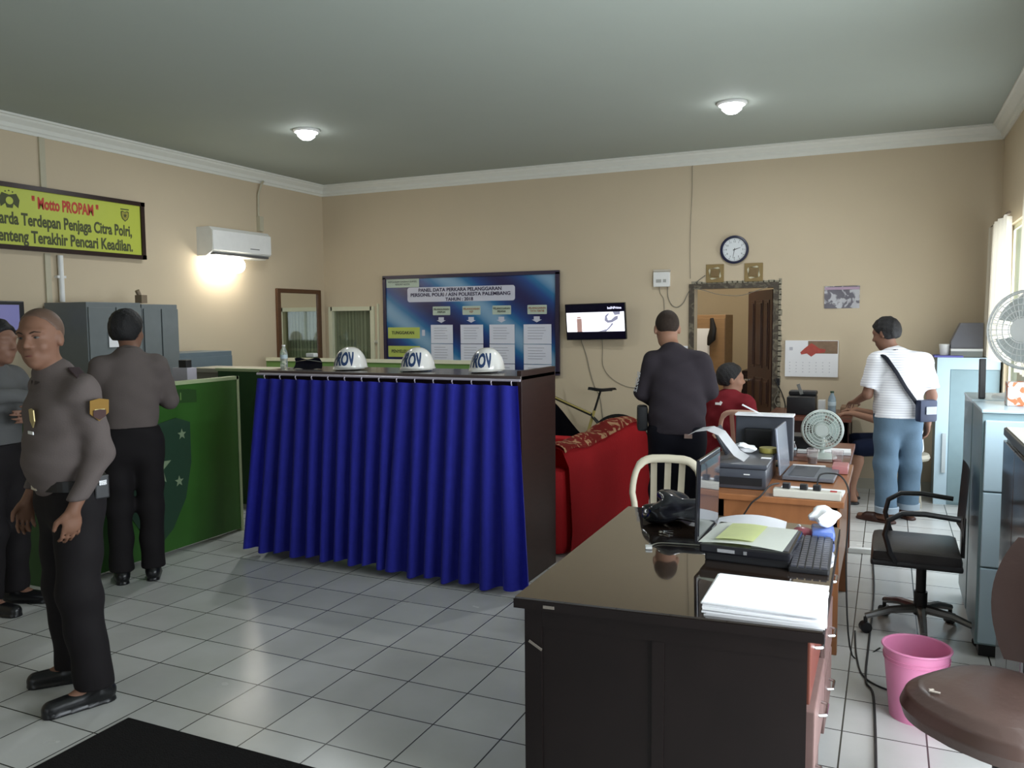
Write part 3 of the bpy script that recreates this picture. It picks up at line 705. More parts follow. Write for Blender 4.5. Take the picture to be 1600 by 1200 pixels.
MB().b2(-0.085, 0.085, -0.045, 0, -0.075, 0.075, bev=0.006).build('case', M_WHITE, jb)
MB().b2(-0.05, 0.0, -0.05, -0.045, -0.03, 0.0).b2(0.02, 0.05, -0.05, -0.045, -0.03, 0.0).build('sockets', mat('grey_socket', (0.4, 0.4, 0.38), 0.5), jb)
MB().b2(-0.085, 0.085, -0.03, -0.0, 0.08, 0.1).build('bracket', mat('pale_bracket', (0.55, 0.5, 0.42), 0.6), jb)
tag(MB().b2(-1.98, -1.86, YB - 0.006, YB - 0.002, 1.20, 1.34).build('wall_notice', M_PAPER), 'small white paper on the back wall just left of the doorway', 'paper')

# clock
ck = thing('wall_clock', 'round white wall clock with a dark blue rim above the doorway', 'clock', (-1.405, YB, 2.292))
M = frame_mat((0, 0, 0), (1, 0, 0), (0, 0, 1))
MB().lathe([(0, 0), (0.132, 0), (0.139, 0.02), (0.136, 0.038), (0.122, 0.04), (0.113, 0.028), (0.112, 0.018), (0, 0.018)], M=M, n=48).build('rim', mat('navy_rim', (0.012, 0.014, 0.045), 0.3), ck, smooth=True)
MB().lathe([(0, 0.022), (0.114, 0.022), (0.114, 0.019), (0, 0.019)], M=M, n=48).build('dial', mat('dial_white', (0.75, 0.78, 0.80), 0.4), ck)
mb = MB()
for k in range(60):
    a = k * PI / 30; l = 0.1 if k % 5 else 0.094
    Mx = frame_mat((0, -0.0225, 0), (1, 0, 0), (0, 0, 1)) @ Matrix.Rotation(a, 4, 'Z')
    w_ = 0.0008 if k % 5 else 0.002
    mb.prism([(-w_, l), (w_, l), (w_, 0.107), (-w_, 0.107)], 0.0006, Mx)
mb.build('minute_marks', M_BLACKINK, ck)
for k in range(1, 13):
    a = PI / 2 - k * PI / 6
    text_mesh(str(k), 0.026, frame_mat((0.08 * math.cos(a), -0.0225, 0.08 * math.sin(a)), (1, 0, 0), (0, 0, 1)), M_BLACKINK, 'numeral', ck, 1, 0, depth=0.0003)
def hand(nm, a, L, w_):
    Mx = frame_mat((0, -0.0235, 0), (1, 0, 0), (0, 0, 1)) @ Matrix.Rotation(-a, 4, 'Z')
    MB().prism([(-w_, -0.015), (w_, -0.015), (w_ * 0.5, L), (-w_ * 0.5, L)], 0.0008, Mx).build(nm, M_BLACKINK, ck)
hand('hour_hand', math.radians(72), 0.06, 0.004); hand('minute_hand', math.radians(190), 0.085, 0.003)

# ventilation blocks
M_VB = mat('vent_block_brown', (0.26, 0.18, 0.07), 0.6, noise=0.15)
M_VBL = mat('vent_slot_pale', (0.62, 0.58, 0.42), 0.6, noise=0.05)
def vent(x, lb):
    t = thing('vent_block', lb, 'vent', (x, YB, 2.066), group='ventilation blocks over the doorway')
    MB().b2(-0.088, 0.088, -0.012, 0, -0.09, 0.09, bev=0.004).build('block', M_VB, t)
    MB().box((0, -0.014, 0), (0.07, 0.008, 0.07), bev=0.003).build('centre_boss', mat('vent_boss', (0.2, 0.13, 0.055), 0.6), t)
    for k in range(4):
        a = k * PI / 2
        Mx = frame_mat((0, -0.0135, 0), (1, 0, 0), (0, 0, 1)) @ Matrix.Rotation(a, 4, 'Z')
        MB().prism([(-0.045, 0.045), (0.03, 0.062), (0.05, 0.05), (0.03, 0.043), (-0.03, 0.05)], 0.002, Mx).build('slot', M_VBL, t)
vent(-1.595, 'brown ventilation block with white slots at upper left of the doorway')
vent(-1.22, 'brown ventilation block with white slots at upper right of the doorway')

# plastic-sheathed poster and wall calendar
m = patch_mat('poster_shine', (0.35, 0.33, 0.38), (0.9, 0.9, 0.95), 11, 0.5, 0.56, 0.2)
po = thing('glossy_notice', 'glossy laminated notice taped high on the back wall right of the doorway', 'poster', (-0.41, YB, 1.808))
MB().grid(lambda u, v: (-0.155 + 0.31 * u, -0.006 - 0.006 * math.sin(7 * u + 2 * v), -0.105 + 0.21 * v), 14, 8, 0.001).build('laminate', m, po, smooth=True)
MB().b2(-0.15, 0.15, -0.0135, -0.0125, 0.07, 0.095).build('heading_strip', mat('mauve_print', (0.45, 0.32, 0.42), 0.5), po)
cl = thing('wall_calendar', 'white wall calendar with a red motorcycle picture on the back wall', 'calendar', (-0.67, YB, 1.225))
MB().b2(-0.24, 0.24, -0.03, -0.004, -0.175, 0.175, bev=0.003).build('board', M_PAPER, cl)
MB().b2(-0.03, 0.235, -0.0315, -0.03, 0.05, 0.17).build('photo_strip', mat('calendar_brown', (0.25, 0.16, 0.1), 0.5, noise=0.4, nscale=20), cl)
MB().prism([(-0.1, 0.06), (-0.06, 0.1), (0.0, 0.15), (0.03, 0.13), (0.07, 0.1), (0.13, 0.09), (0.12, 0.06), (0.04, 0.05), (0.0, 0.02), (-0.04, 0.05), (-0.09, 0.04)], 0.001, frame_mat((0.0, -0.0318, 0.0), (1, 0, 0), (0, 0, 1))).build('red_picture', mat('calendar_red', (0.45, 0.08, 0.06), 0.5, noise=0.3, nscale=25), cl)
mb = MB()
for r_ in range(4):
    for c_ in range(7): mb.b2(-0.2 + c_ * 0.06, -0.19 + c_ * 0.06, -0.0305, -0.03, -0.04 - r_ * 0.03, -0.034 - r_ * 0.03)
mb.b2(-0.2, -0.17, -0.0315, -0.03, 0.08, 0.11)
mb.build('printed_dates', mat('pale_grey_ink', (0.5, 0.5, 0.55), 0.6, noise=0), cl)

# ------------------------------------------------------------------ green booth partitions
M_GRN = mat('green_board', (0.034, 0.125, 0.018), 0.4, noise=0.18, nscale=3)
M_GRN2 = mat('dark_green_board', (0.022, 0.075, 0.018), 0.45, noise=0.1)
M_GEDGE = mat('pale_green_edging', (0.42, 0.50, 0.28), 0.5)
gp = thing('green_side_partition', 'green partition with pale edging, dark shield and nameplate, facing the room', 'partition', (-4.57, 3.33, 0))
MB().b2(-0.025, 0.02, 0.0, 1.55, 0.02, 1.2).build('board', M_GRN, gp)
MB().b2(-0.028, 0.026, 0.0, 1.55, 1.18, 1.205).b2(-0.028, 0.026, 1.53, 1.555, 0.0, 1.205).b2(-0.028, 0.026, -0.005, 0.02, 0.0, 1.205).build('edging', M_GEDGE, gp)
MB().prism([(0.5 + 0.62 * u, 1.045 + 0.012 * math.sin(PI * u)) for u in np.linspace(0, 1, 9)] + [(1.12, 1.135)] + [(1.12 - 0.62 * u, 1.14 + 0.012 * math.sin(PI * u)) for u in np.linspace(0, 1, 9)][1:], 0.006, frame_mat((0.021, 0, 0), (0, 1, 0), (0, 0, 1))).build('nameplate', mat('plate_green', (0.02, 0.07, 0.012), 0.5), gp)
text_mesh('P R O F E S I', 0.075, frame_mat((0.0275, 0.80, 1.095), (0, 1, 0), (0, 0, 1)), mat('plate_letters', (0.16, 0.28, 0.08), 0.5), 'lettering', gp, 0.92, 0.0012)
em_ = MB().prism([(a * 0.62 + 0.74, b * 0.72 + 0.62) for a, b in [(-0.5, 0.42), (-0.3, 0.5), (0, 0.42), (0.3, 0.46), (0.5, 0.40), (0.5, 0.0), (0.4, -0.35), (0.2, -0.62), (0, -0.75), (-0.2, -0.62), (-0.4, -0.35), (-0.5, 0.0)]], 0.006, frame_mat((0.021, 0, 0), (0, 1, 0), (0, 0, 1))).build('shield_emblem', mat('shield_dark', (0.018, 0.055, 0.03), 0.5), gp)
for (sy, sz, rr) in ((0.97, 0.83, 0.04), (0.93, 0.5, 0.04), (0.74, 0.62, 0.13)):
    star = [((rr if k % 2 == 0 else rr * 0.42) * math.cos(PI / 2 + k * PI / 5) + sy, (rr if k % 2 == 0 else rr * 0.42) * math.sin(PI / 2 + k * PI / 5) + sz) for k in range(10)]
    MB().prism(star, 0.003, frame_mat((0.0275, 0, 0), (0, 1, 0), (0, 0, 1))).build('star', mat('star_pale', (0.25, 0.33, 0.2), 0.5), em_)
gf = thing('green_front_partition', 'dark green front partition of the booth behind the two left officers', 'partition', (-4.62, 3.33, 0))
MB().b2(-1.74, -0.01, -0.02, 0.02, 0.0, 1.2).build('board', M_GRN2, gf)
MB().b2(-1.74, -0.01, -0.026, 0.026, 1.18, 1.205).build('edging', M_GEDGE, gf)
gb = thing('green_back_partition', 'dark green partition seen between the side partition and the blue curtain', 'partition', (-5.45, 5.62, 0))
MB().b2(0, 1.1, -0.02, 0.02, 0.0, 1.2).build('board', M_GRN2, gb)
MB().b2(-0.02, 1.12, -0.03, 0.03, 1.185, 1.21).build('edging', M_GEDGE, gb)
MB().b2(0.05, 0.25, -0.03, -0.02, 1.1, 1.115).build('handle', M_BLACK, gb)
bt = thing('booth_counter', 'beige topped booth counter behind the green side partition', 'counter', (-5.9, 5.95, 0))
MB().b2(0, 1.2, -0.25, 0.1, 1.16, 1.2, bev=0.006).build('worktop', mat('beige_top', (0.5, 0.46, 0.36), 0.45), bt)
MB().b2(0.03, 1.17, -0.2, 0.05, 0.0, 1.16).build('base', mat('beige_base', (0.42, 0.38, 0.29), 0.5), bt)
tag(MB().b2(-5.22, -5.02, 4.83, 4.98, 0.0, 0.02).b2(-5.22, -5.02, 4.83, 4.98, 1.0, 1.02).b2(-5.2, -5.04, 4.85, 4.96, 0.02, 1.0).build('booth_stand', M_DARKWOOD), 'narrow dark stand inside the green booth', 'stand')
pr = thing('white_box', 'white box standing behind the green partition beside the standing officer', 'box', (-5.12, 4.9, 1.02))
MB().b2(-0.08, 0.08, -0.05, 0.05, 0.0, 0.24, bev=0.004).build('carton', mat('lilac_white', (0.5, 0.48, 0.55), 0.5), pr)
MB().b2(-0.03, 0.05, -0.03, 0.03, 0.24, 0.30, bev=0.004).build('black_top', M_BLACK, pr)
g2 = thing('green_far_partition', 'light green far partition with cream top rail below the blind window', 'partition', (-6.25, 7.15, 0))
MB().b2(0, 2.7, 0, 0.04, 0, 1.2).build('board', mat('light_green_board', (0.14, 0.26, 0.07), 0.5), g2)
MB().b2(0, 2.7, -0.01, 0.05, 1.19, 1.225).build('edging', M_CREAM, g2)

# ------------------------------------------------------------------ counter with blue curtain
CX0, CX1, CY0, CY1, CZ = -3.955, -1.985, 4.50, 5.02, 1.285
ct = thing('reception_counter', 'tall dark wood reception counter hung with a blue curtain', 'counter', (0, 0, 0))
MB().b2(CX0 - 0.02, CX1, CY0 - 0.03, CY1, CZ - 0.03, CZ, bev=0.005).build('worktop', mat('counter_top', (0.075, 0.055, 0.05), 0.25, coat=0.3, coat_rough=0.12), ct)
MB().b2(CX1 - 0.03, CX1, CY0 - 0.02, CY1 + 0.01, 0, CZ + 0.03, bev=0.003).build('side_panel', M_DARKWOOD, ct)
MB().b2(CX0, CX0 + 0.03, CY0, CY1, 0, CZ - 0.03).build('side_panel', M_DARKWOOD, ct)
MB().b2(CX0 + 0.03, CX1 - 0.03, CY0 + 0.08, CY0 + 0.1, 0.05, CZ - 0.03).b2(CX0 + 0.03, CX1 - 0.03, CY0 + 0.1, CY1, 0.6, 0.62).build('inner_panel', M_DARKWOOD, ct)
M_ROD = mat('curtain_rail', (0.55, 0.5, 0.58), 0.35, metal=0.3)
MB().cyl((CX0 - 0.02, CY0 - 0.05, CZ - 0.025), (CX1 + 0.005, CY0 - 0.05, CZ - 0.025), 0.008).build('curtain_rail', M_ROD, ct)
nh = 15
for k in range(nh):
    x = CX0 + 0.05 + (CX1 - CX0 - 0.1) * k / (nh - 1)
    MB().tube([(x, CY0 - 0.05, CZ - 0.02), (x, CY0 - 0.06, CZ - 0.04), (x, CY0 - 0.05, CZ - 0.06)], 0.004, 6).build('curtain_hook', M_ROD, ct)
m = mat('royal_blue_cloth', (0.045, 0.05, 0.50), 0.75, noise=0.10, nscale=30, bump=0.12, bscale=120, sheen=0.15)
for ci, (u0, u1, npl, lb) in enumerate(((0.0, 0.575, 10, 'left pleated half of the royal blue curtain hung on the reception counter'), (0.575, 1.0, 7, 'right pleated half of the royal blue curtain hung on the reception counter'))):
    random.seed(11 + ci)
    ph = [random.uniform(-0.5, 0.5) for _ in range(40)]
    def f(u, v, u0=u0, u1=u1, npl=npl, ci=ci):
        s = u * npl * 2 * PI
        drop = 1 - v
        X = CX0 + (CX1 - CX0) * (u0 + (u1 - u0) * u)
        edge = (u0 + (u1 - u0) * u)
        # cloth flares at both ends and towards the hem
        X += drop * (-0.10 * max(0, 1 - edge * 4) + 0.115 * max(0, (edge - 0.8) * 5) ** 1.5)
        if ci == 1: X -= drop * 0.05 * max(0, 1 - u * 6)
        a = 0.014 + 0.03 * drop ** 0.8
        i0 = int(u * npl); w_ = math.sin(s + 0.25 * ph[i0 % 40] * drop)
        w_ = math.copysign(abs(w_) ** 0.55, w_)            # box-like pleats
        Y = CY0 - 0.065 - a * (w_ + 0.55) - 0.05 * drop - (0.05 * drop * edge)
        zb = 0.045 - 0.02 * edge + 0.01 * math.sin(s * 0.5 + ci)
        if ci == 0: zb += 0.02 * u
        Z = zb + (CZ - 0.055 - zb) * v + 0.003 * math.sin(s) * v
        return (X, Y, Z)
    o = MB().grid(f, npl * 16, 24, 0.002).build('blue_curtain', m, smooth=True)
    tag(o, lb, 'curtain', 'blue curtains on the counter')

# helmets
M_HEL = mat('helmet_white', (0.82, 0.80, 0.76), 0.18, coat=0.6, noise=0.02)
M_HINK = mat('helmet_blue_letters', (0.02, 0.05, 0.14), 0.35, noise=0)
def dome(u, v):
    """u: angle from front (+X), v: 0 rim..1 crown -> point"""
    e = v * PI / 2; flare = 1 + 0.07 * (1 - v) ** 3
    return (0.120 * math.cos(e) ** 0.85 * math.cos(u) * flare, 0.104 * math.cos(e) ** 0.85 * math.sin(u) * flare, 0.02 + 0.138 * math.sin(e) ** 0.95 if v > 0 else 0.02)
def make_helmet(label):
    t = thing('helmet', label, 'helmet', (0, 0, 0), group='white helmets on the counter')
    def f(u, v): return dome(u * 2 * PI, v * 0.999)
    mb = MB(); mb.grid(f, 48, 18)
    bmesh.ops.remove_doubles(mb.bm, verts=mb.bm.verts, dist=0.0006)
    bmesh.ops.solidify(mb.bm, geom=mb.bm.faces[:], thickness=0.004)
    mb.build('shell', M_HEL, t, smooth=True)
    def b(u, v):
        a = (u - 0.5) * PI * 0.95; r = v
        x, y, z = dome(a, 0.02)
        k = 1 + 0.30 * r * math.cos(a * 1.0) ** 1.0 * (1 if abs(a) < PI / 2 else 0)
        return (x * k, y * (1 + 0.02 * r), 0.024 - 0.014 * r)
    MB().grid(b, 24, 5, 0.004).build('visor', M_HEL, t, smooth=True)
    pts = [dome(k * PI / 16, 0.0) for k in range(32)]
    MB().tube([(p[0], p[1], 0.02) for p in pts], 0.005, 8, closed=True).build('rim_band', M_HEL, t, smooth=True)
    def warp(co):
        a = co.x / 0.118; z = co.y + 0.075
        # find v for that height
        v = 0.4
        for _ in range(14):
            zz = dome(0, v)[2]; v = min(0.95, max(0.02, v - (zz - z) / 0.16))
        p = dome(a, v); s = 1.012 + co.z * 6
        return (p[0] * s, p[1] * s, p[2])
    text_mesh('PROV', 0.118, None, M_HINK, 'lettering', t, 0.62, 0.0055, warp=warp, sub=3, spacing=1.0, depth=0.0006)
    MB().tube([(0.02, 0.105, 0.02), (0.04, 0.09, 0.006), (0.05, 0.03, 0.004), (0.05, -0.03, 0.004), (0.04, -0.09, 0.006), (0.02, -0.105, 0.02)], 0.004, 6).build('chin_strap', M_BLACK, t)
    return t
# local front is +X; turn it towards the camera's left
h0 = make_helmet('white helmet lettered PROV, leftmost of three on the counter beside the bag')
hz_ = CZ
h0.location = (-3.37, 4.70, hz_); h0.rotation_euler = (0, 0, math.radians(-82))
dup(h0, (-2.85, 4.73, hz_), math.radians(-86), 'white helmet lettered PROV, middle one of three on the counter')
dup(h0, (-2.35, 4.76, hz_), math.radians(-89), 'white helmet lettered PROV, rightmost of three on the counter')
def bottle(name, label, loc, h, r, capm, body, water=True):
    t = thing(name, label, 'bottle', loc)
    MB().lathe([(0, 0), (r * 0.9, 0), (r, 0.01), (r, h * 0.3), (r * 0.93, h * 0.34), (r, h * 0.38), (r, h * 0.62), (r * 0.85, h * 0.74), (r * 0.42, h * 0.88), (r * 0.4, h * 0.94), (0, h * 0.94)], n=20).build('bottle_body', body, t, smooth=True)
    MB().cyl((0, 0, h * 0.93), (0, 0, h), r * 0.48).build('cap', capm, t)
    MB().cyl((0, 0, h * 0.42), (0, 0, h * 0.58), r * 1.015, n=20).build('bottle_label', mat('pale_blue_label', (0.5, 0.6, 0.65), 0.4), t, smooth=True)
    return t
M_PET = mat('clear_plastic', (0.75, 0.8, 0.78), 0.08, noise=0, trans=0.75, ior=1.2)
bottle('water_bottle', 'clear plastic water bottle at the left end of the counter', (-3.93, 4.68, CZ), 0.17, 0.026, M_WHITE, M_PET)
bg = thing('black_pouch', 'black zipped pouch on the counter left of the helmets', 'bag', (-3.72, 4.72, CZ), 0.05)
MB().grid(lambda u, v: ((u - 0.5) * 0.24 * (1 - 0.12 * v), (v - 0.5) * 0.0 - 0.05 + 0.02 * math.sin(PI * v), v * 0.075 + 0.006 * math.sin(u * 9)), 12, 6, 0.09).build('pouch_body', mat('pouch_black', (0.012, 0.013, 0.03), 0.4), bg, smooth=True)
MB().tube([(-0.11, -0.03, 0.05), (0.0, -0.055, 0.065), (0.11, -0.03, 0.05)], 0.004, 6).build('zip', M_CHROME, bg)
tag(MB().box((-3.76, 4.78, CZ + 0.094), (0.07, 0.05, 0.028), bev=0.006).build('small_white_pack', M_WHITE), 'small white packet lying on the black pouch on the counter', 'packet')

# ------------------------------------------------------------------ dark floor mat
M_MAT = mat('mat_rubber', (0.012, 0.011, 0.011), 0.9, noise=0.3, nscale=60, bump=0.5, bscale=150)
tag(MB().b2(-2.79, -1.2, 0.9, 2.305, 0.0, 0.012, bev=0.004).build('floor_mat', M_MAT), 'black rubber mat on the tiles in the near foreground', 'mat')

# ------------------------------------------------------------------ sofa draped in red cloth
sf = thing('sofa', 'red sofa with a floral throw along its back behind the counter', 'sofa', (0, 0, 0))
M_SRED = mat('sofa_red', (0.42, 0.018, 0.022), 0.75, noise=0.12, nscale=5, bump=0.15, bscale=40)
M_FLOR = patch_mat('floral_throw', (0.25, 0.025, 0.02), (0.55, 0.33, 0.18), 12, 0.52, 0.58, 0.85, 0.1)
# long back facing the camera's right, running away along Y
def sback(u, v):
    y = 5.16 + 1.62 * u; x = -1.96 + 0.10 * u
    prof = [(0.03, 0.0), (0.045, 0.2), (0.03, 0.45), (0.02, 0.62), (-0.03, 0.735), (-0.12, 0.765), (-0.2, 0.73), (-0.23, 0.6), (-0.22, 0.42)]
    q = v * (len(prof) - 1); i = min(int(q), len(prof) - 2); t = q - i
    px_ = prof[i][0] * (1 - t) + prof[i + 1][0] * t; pz = prof[i][1] * (1 - t) + prof[i + 1][1] * t
    pz += 0.05 * math.sin(PI * min(1, max(0, (u - 0.45) / 0.6))) * (1 if pz > 0.3 else pz / 0.3)
    return (x + px_, y, pz + 0.004 * math.sin(u * 23))
mb = MB(); mb.grid(sback, 28, 24); bmesh.ops.solidify(mb.bm, geom=mb.bm.faces[:], thickness=0.02)
mb.build('backrest', M_SRED, sf, smooth=True)
MB().b2(-2.75, -2.1, 5.18, 6.75, 0.0, 0.25, bev=0.02).build('base', M_SRED, sf)
for k in range(2):
    MB().b2(-2.72, -2.12, 5.35 + k * 0.63, 5.97 + k * 0.63, 0.24, 0.42, bev=0.05).build('seat_cushion', M_SRED, sf)
MB().b2(-2.75, -1.98, 5.16, 5.34, 0.0, 0.6, bev=0.06).build('armrest', M_SRED, sf)
MB().b2(-2.75, -1.95, 6.62, 6.78, 0.0, 0.6, bev=0.06).build('armrest', M_SRED, sf)
def thr(u, v):
    a = sback(0.0 + 0.98 * u, 0.47 + 0.33 * v)
    k = 0.012
    return (a[0] + (k if v < 0.5 else -k * 0.2), a[1], a[2] + 0.012 + 0.012 * math.sin(u * 17 + v * 5) * (1 - v))
o = MB().grid(thr, 40, 12, 0.004).build('floral_throw', M_FLOR, smooth=True)
tag(o, 'dark red floral cloth draped along the top of the red sofa back', 'throw')
# black bag standing behind the sofa
o = MB().grid(lambda u, v: ((-2.62 + 0.62 * u) + 0.02 * math.sin(v * 5), 6.95 + 0.03 * math.sin(u * 8), (0.3 + (0.68 * (1 - u) ** 0.8) * v) if True else 0), 12, 10, 0.22).build('black_cover', mat('black_cloth', (0.006, 0.006, 0.012), 0.7), smooth=True)
o.location = (-0.28, 0.1, -0.02)
tag(o, 'black cloth covered bundle behind the sofa below the bicycle frame', 'bundle')
o2 = MB().b2(-2.85, -2.3, 7.0, 7.3, 0, 0.3).build('low_stool', M_DARKWOOD); tag(o2, 'low dark stool carrying the black bundle', 'stool')

# ------------------------------------------------------------------ bicycle against the back wall
bk = thing('bicycle', 'black mountain bicycle with yellow striped frame leaning by the back wall', 'bicycle', (-2.48, 8.05, 0))
M_TIRE = mat('tyre_black', (0.012, 0.012, 0.012), 0.8)
M_BFR = mat('frame_black', (0.012, 0.012, 0.012), 0.3); M_BYE = mat('frame_yellow', (0.4, 0.32, 0.1), 0.4)
def wheel(cx, z=0.40):
    R = 0.30
    MB().tube([(cx + R * math.cos(a), 0, z + R * math.sin(a)) for a in np.linspace(0, 2 * PI, 49)[:-1]], 0.025, 8, closed=True).build('tyre', M_TIRE, bk, smooth=True)
    w_ = MB().tube([(cx + (R - 0.03) * math.cos(a), 0, z + (R - 0.03) * math.sin(a)) for a in np.linspace(0, 2 * PI, 49)[:-1]], 0.009, 6, closed=True).build('wheel_rim', M_BFR, bk, smooth=True)
    mb = MB()
    for k in range(24):
        a = k * PI / 12; s = 0.03 * (1 if k % 2 else -1)
        mb.cyl((cx + 0.02 * math.cos(a + 0.6), s, z + 0.02 * math.sin(a + 0.6)), (cx + (R - 0.03) * math.cos(a), 0, z + (R - 0.03) * math.sin(a)), 0.0012, n=4)
    mb.build('spokes', M_CHROME, w_)
    MB().cyl((cx, -0.04, z), (cx, 0.04, z), 0.02).build('hub', M_BFR, w_)
wheel(0.0, 0.33); wheel(-1.02, 0.33)
def tb(nm, pts, r, mm): return MB().tube(pts, r, 10).build(nm, mm, bk, smooth=True)
seat_t = (-0.23, 0, 0.78); bb = (-0.38, 0, 0.30); head_t = (-0.86, 0, 0.86); head_b = (-0.9, 0, 0.72)
tb('seat_tube', [bb, (-0.29, 0, 0.60), (-0.265, 0, 0.68)], 0.016, M_BYE)
tb('seat_post', [(-0.27, 0, 0.66), (-0.2, 0, 0.88)], 0.012, M_BFR)
tb('top_tube', [(-0.285, 0, 0.63), head_t], 0.018, M_BFR); tb('top_tube_stripe', [(-0.3, -0.013, 0.647), (-0.82, -0.013, 0.85)], 0.009, M_BYE)
tb('down_tube', [bb, head_b], 0.022, M_BFR); tb('head_tube', [(-0.85, 0, 0.92), (-0.91, 0, 0.70)], 0.02, M_BFR)
for s in (-1, 1):
    tb('chain_stay', [(-0.38, s * 0.02, 0.30), (0, s * 0.05, 0.33)], 0.009, M_BFR)
    tb('seat_stay', [(-0.29, s * 0.02, 0.62), (0, s * 0.05, 0.33)], 0.009, M_BFR)
    tb('fork_leg', [(-0.91, s * 0.03, 0.71), (-0.96, s * 0.045, 0.55), (-1.02, s * 0.045, 0.33)], 0.012, M_BFR)
tb('handlebar', [(-0.82, -0.3, 0.98), (-0.86, -0.12, 0.95), (-0.86, 0.1, 0.95), (-0.82, 0.2, 0.98)], 0.012, M_BFR)
MB().grid(lambda u, v: (-0.33 + 0.28 * u, (v - 0.5) * (0.05 + 0.11 * u ** 1.5), 0.91 + 0.012 * math.cos(u * PI) ** 2 - 0.03 * (2 * v - 1) ** 2), 14, 8, 0.025).build('saddle', M_BFR, bk, smooth=True)
MB().cyl((-0.38, -0.05, 0.3), (-0.38, 0.05, 0.3), 0.02).cyl((-0.38, -0.045, 0.3), (-0.38, -0.04, 0.3), 0.085, n=32).build('crank', M_BFR, bk)
MB().tube([(-0.38, -0.06, 0.3), (-0.33, -0.07, 0.15)], 0.009).b2(-0.37, -0.27, -0.14, -0.06, 0.135, 0.155).build('pedal', M_BFR, bk)
# ------------------------------------------------------------------ foreground desk
M_DESK = mat('desk_dark_wood', (0.011, 0.007, 0.0065), 0.45, spec=0.25, noise=0.35, nscale=5, stretch=(1, 6, 1))
M_DTOP = mat('desk_glass_top', (0.022, 0.014, 0.010), 0.05, spec=0.9, noise=0.2, nscale=4, coat=1.0, coat_rough=0.02)
M_RWOOD = mat('red_brown_wood', (0.11, 0.03, 0.018), 0.4, noise=0.3, nscale=6)
M_PINKW = mat('worn_pink_brown', (0.16, 0.095, 0.085), 0.5, noise=0.25, nscale=14)
dk = thing('office_desk', 'large dark wooden desk with a glossy glass covered top in the foreground', 'desk', (0, 0, 0))
q = [(-1.045, 2.285), (-0.140, 2.355), (-0.160, 3.58), (-1.075, 3.63)]
MB().prism(q, 0.028, Matrix.Translation((0, 0, 0.724))).build('desktop', M_DESK, dk)
ins = lambda d: [(q[0][0] + d, q[0][1] + d), (q[1][0] - d, q[1][1] + d), (q[2][0] - d, q[2][1] - d), (q[3][0] + d, q[3][1] - d)]
MB().prism(ins(0.004), 0.007, Matrix.Translation((0, 0, 0.752))).build('glass_sheet', M_DTOP, dk)
def slab(a, b, z0, z1, t):
    a, b = V((*a, 0)), V((*b, 0)); d = (b - a).normalized(); n = V((-d.y, d.x, 0)) * t
    return [(a.x, a.y), (b.x, b.y), (b.x + n.x, b.y + n.y), (a.x + n.x, a.y + n.y)]
def wallp(mb, a, b, z0, z1, t): mb.prism(slab(a, b, z0, z1, t), z1 - z0, Matrix.Translation((0, 0, z0)))
mb = MB(); wallp(mb, (-1.02, 2.325), (-0.185, 2.39), 0, 0.724, 0.02); fp = mb.build('front_panel', M_DESK, dk)
mb = MB(); wallp(mb, (-1.022, 2.318), (-0.965, 2.322), 0.0, 0.724, 0.006)
wallp(mb, (-0.62, 2.349), (-0.585, 2.352), 0.0, 0.66, 0.006); wallp(mb, (-0.965, 2.323), (-0.19, 2.383), 0.66, 0.724, 0.006)
mb.build('panel_moulding', M_DESK, fp)
mb = MB(); wallp(mb, (-1.045, 3.58), (-1.02, 2.345), 0, 0.724, 0.02); mb.build('side_panel', M_DESK, dk)
mb = MB(); wallp(mb, (-0.2, 3.54), (-1.04, 3.59), 0, 0.724, 0.02); mb.build('back_panel', M_DESK, dk)
for k, (y0, y1) in enumerate(((2.42, 2.86), (3.12, 3.53))):
    p = MB().b2(-0.62, -0.2, y0, y1, 0.06, 0.72).build('pedestal', M_DESK, dk)
    for j in range(3):
        x1 = -0.165 if (k, j) == (0, 1) else -0.18
        d = MB().b2(-0.2, x1, y0 + 0.01, y1 - 0.01, 0.09 + j * 0.21, 0.28 + j * 0.21, bev=0.004).build('drawer', M_RWOOD if j == 2 else M_PINKW, dk)
        MB().tube([(x1, (y0 + y1) / 2 - 0.05, 0.2 + j * 0.21), (x1 + 0.02, (y0 + y1) / 2 - 0.04, 0.2 + j * 0.21), (x1 + 0.02, (y0 + y1) / 2 + 0.04, 0.2 + j * 0.21), (x1, (y0 + y1) / 2 + 0.05, 0.2 + j * 0.21)], 0.005, 6).build('handle', M_CHROME, d)
MB().box((-0.985, 2.3165, 0.60), (0.05, 0.002, 0.008), ry=0.5).build('scratch_mark', mat('bare_scratch', (0.22, 0.19, 0.16), 0.6), fp)
MB().box((-0.93, 2.2925, 0.737), (0.035, 0.003, 0.009), rz=0.077).build('chipped_edge', mat('bare_scratch', (0.22, 0.19, 0.16), 0.6), dk)
DT = 0.759
# paper pile
random.seed(5)
pp = thing('paper_pile', 'thick pile of white paper sheets on the near right corner of the big desk', 'paper pile', (-0.312, 2.505, DT), 0.03)
z = 0
for k in range(9):
    h = 0.0045
    MB().box((random.uniform(-0.006, 0.006), random.uniform(-0.006, 0.006), z + h / 2), (0.33, 0.29, h * 0.96), rz=random.uniform(-0.025, 0.025)).build('paper_ream', M_PAPER, pp); z += h
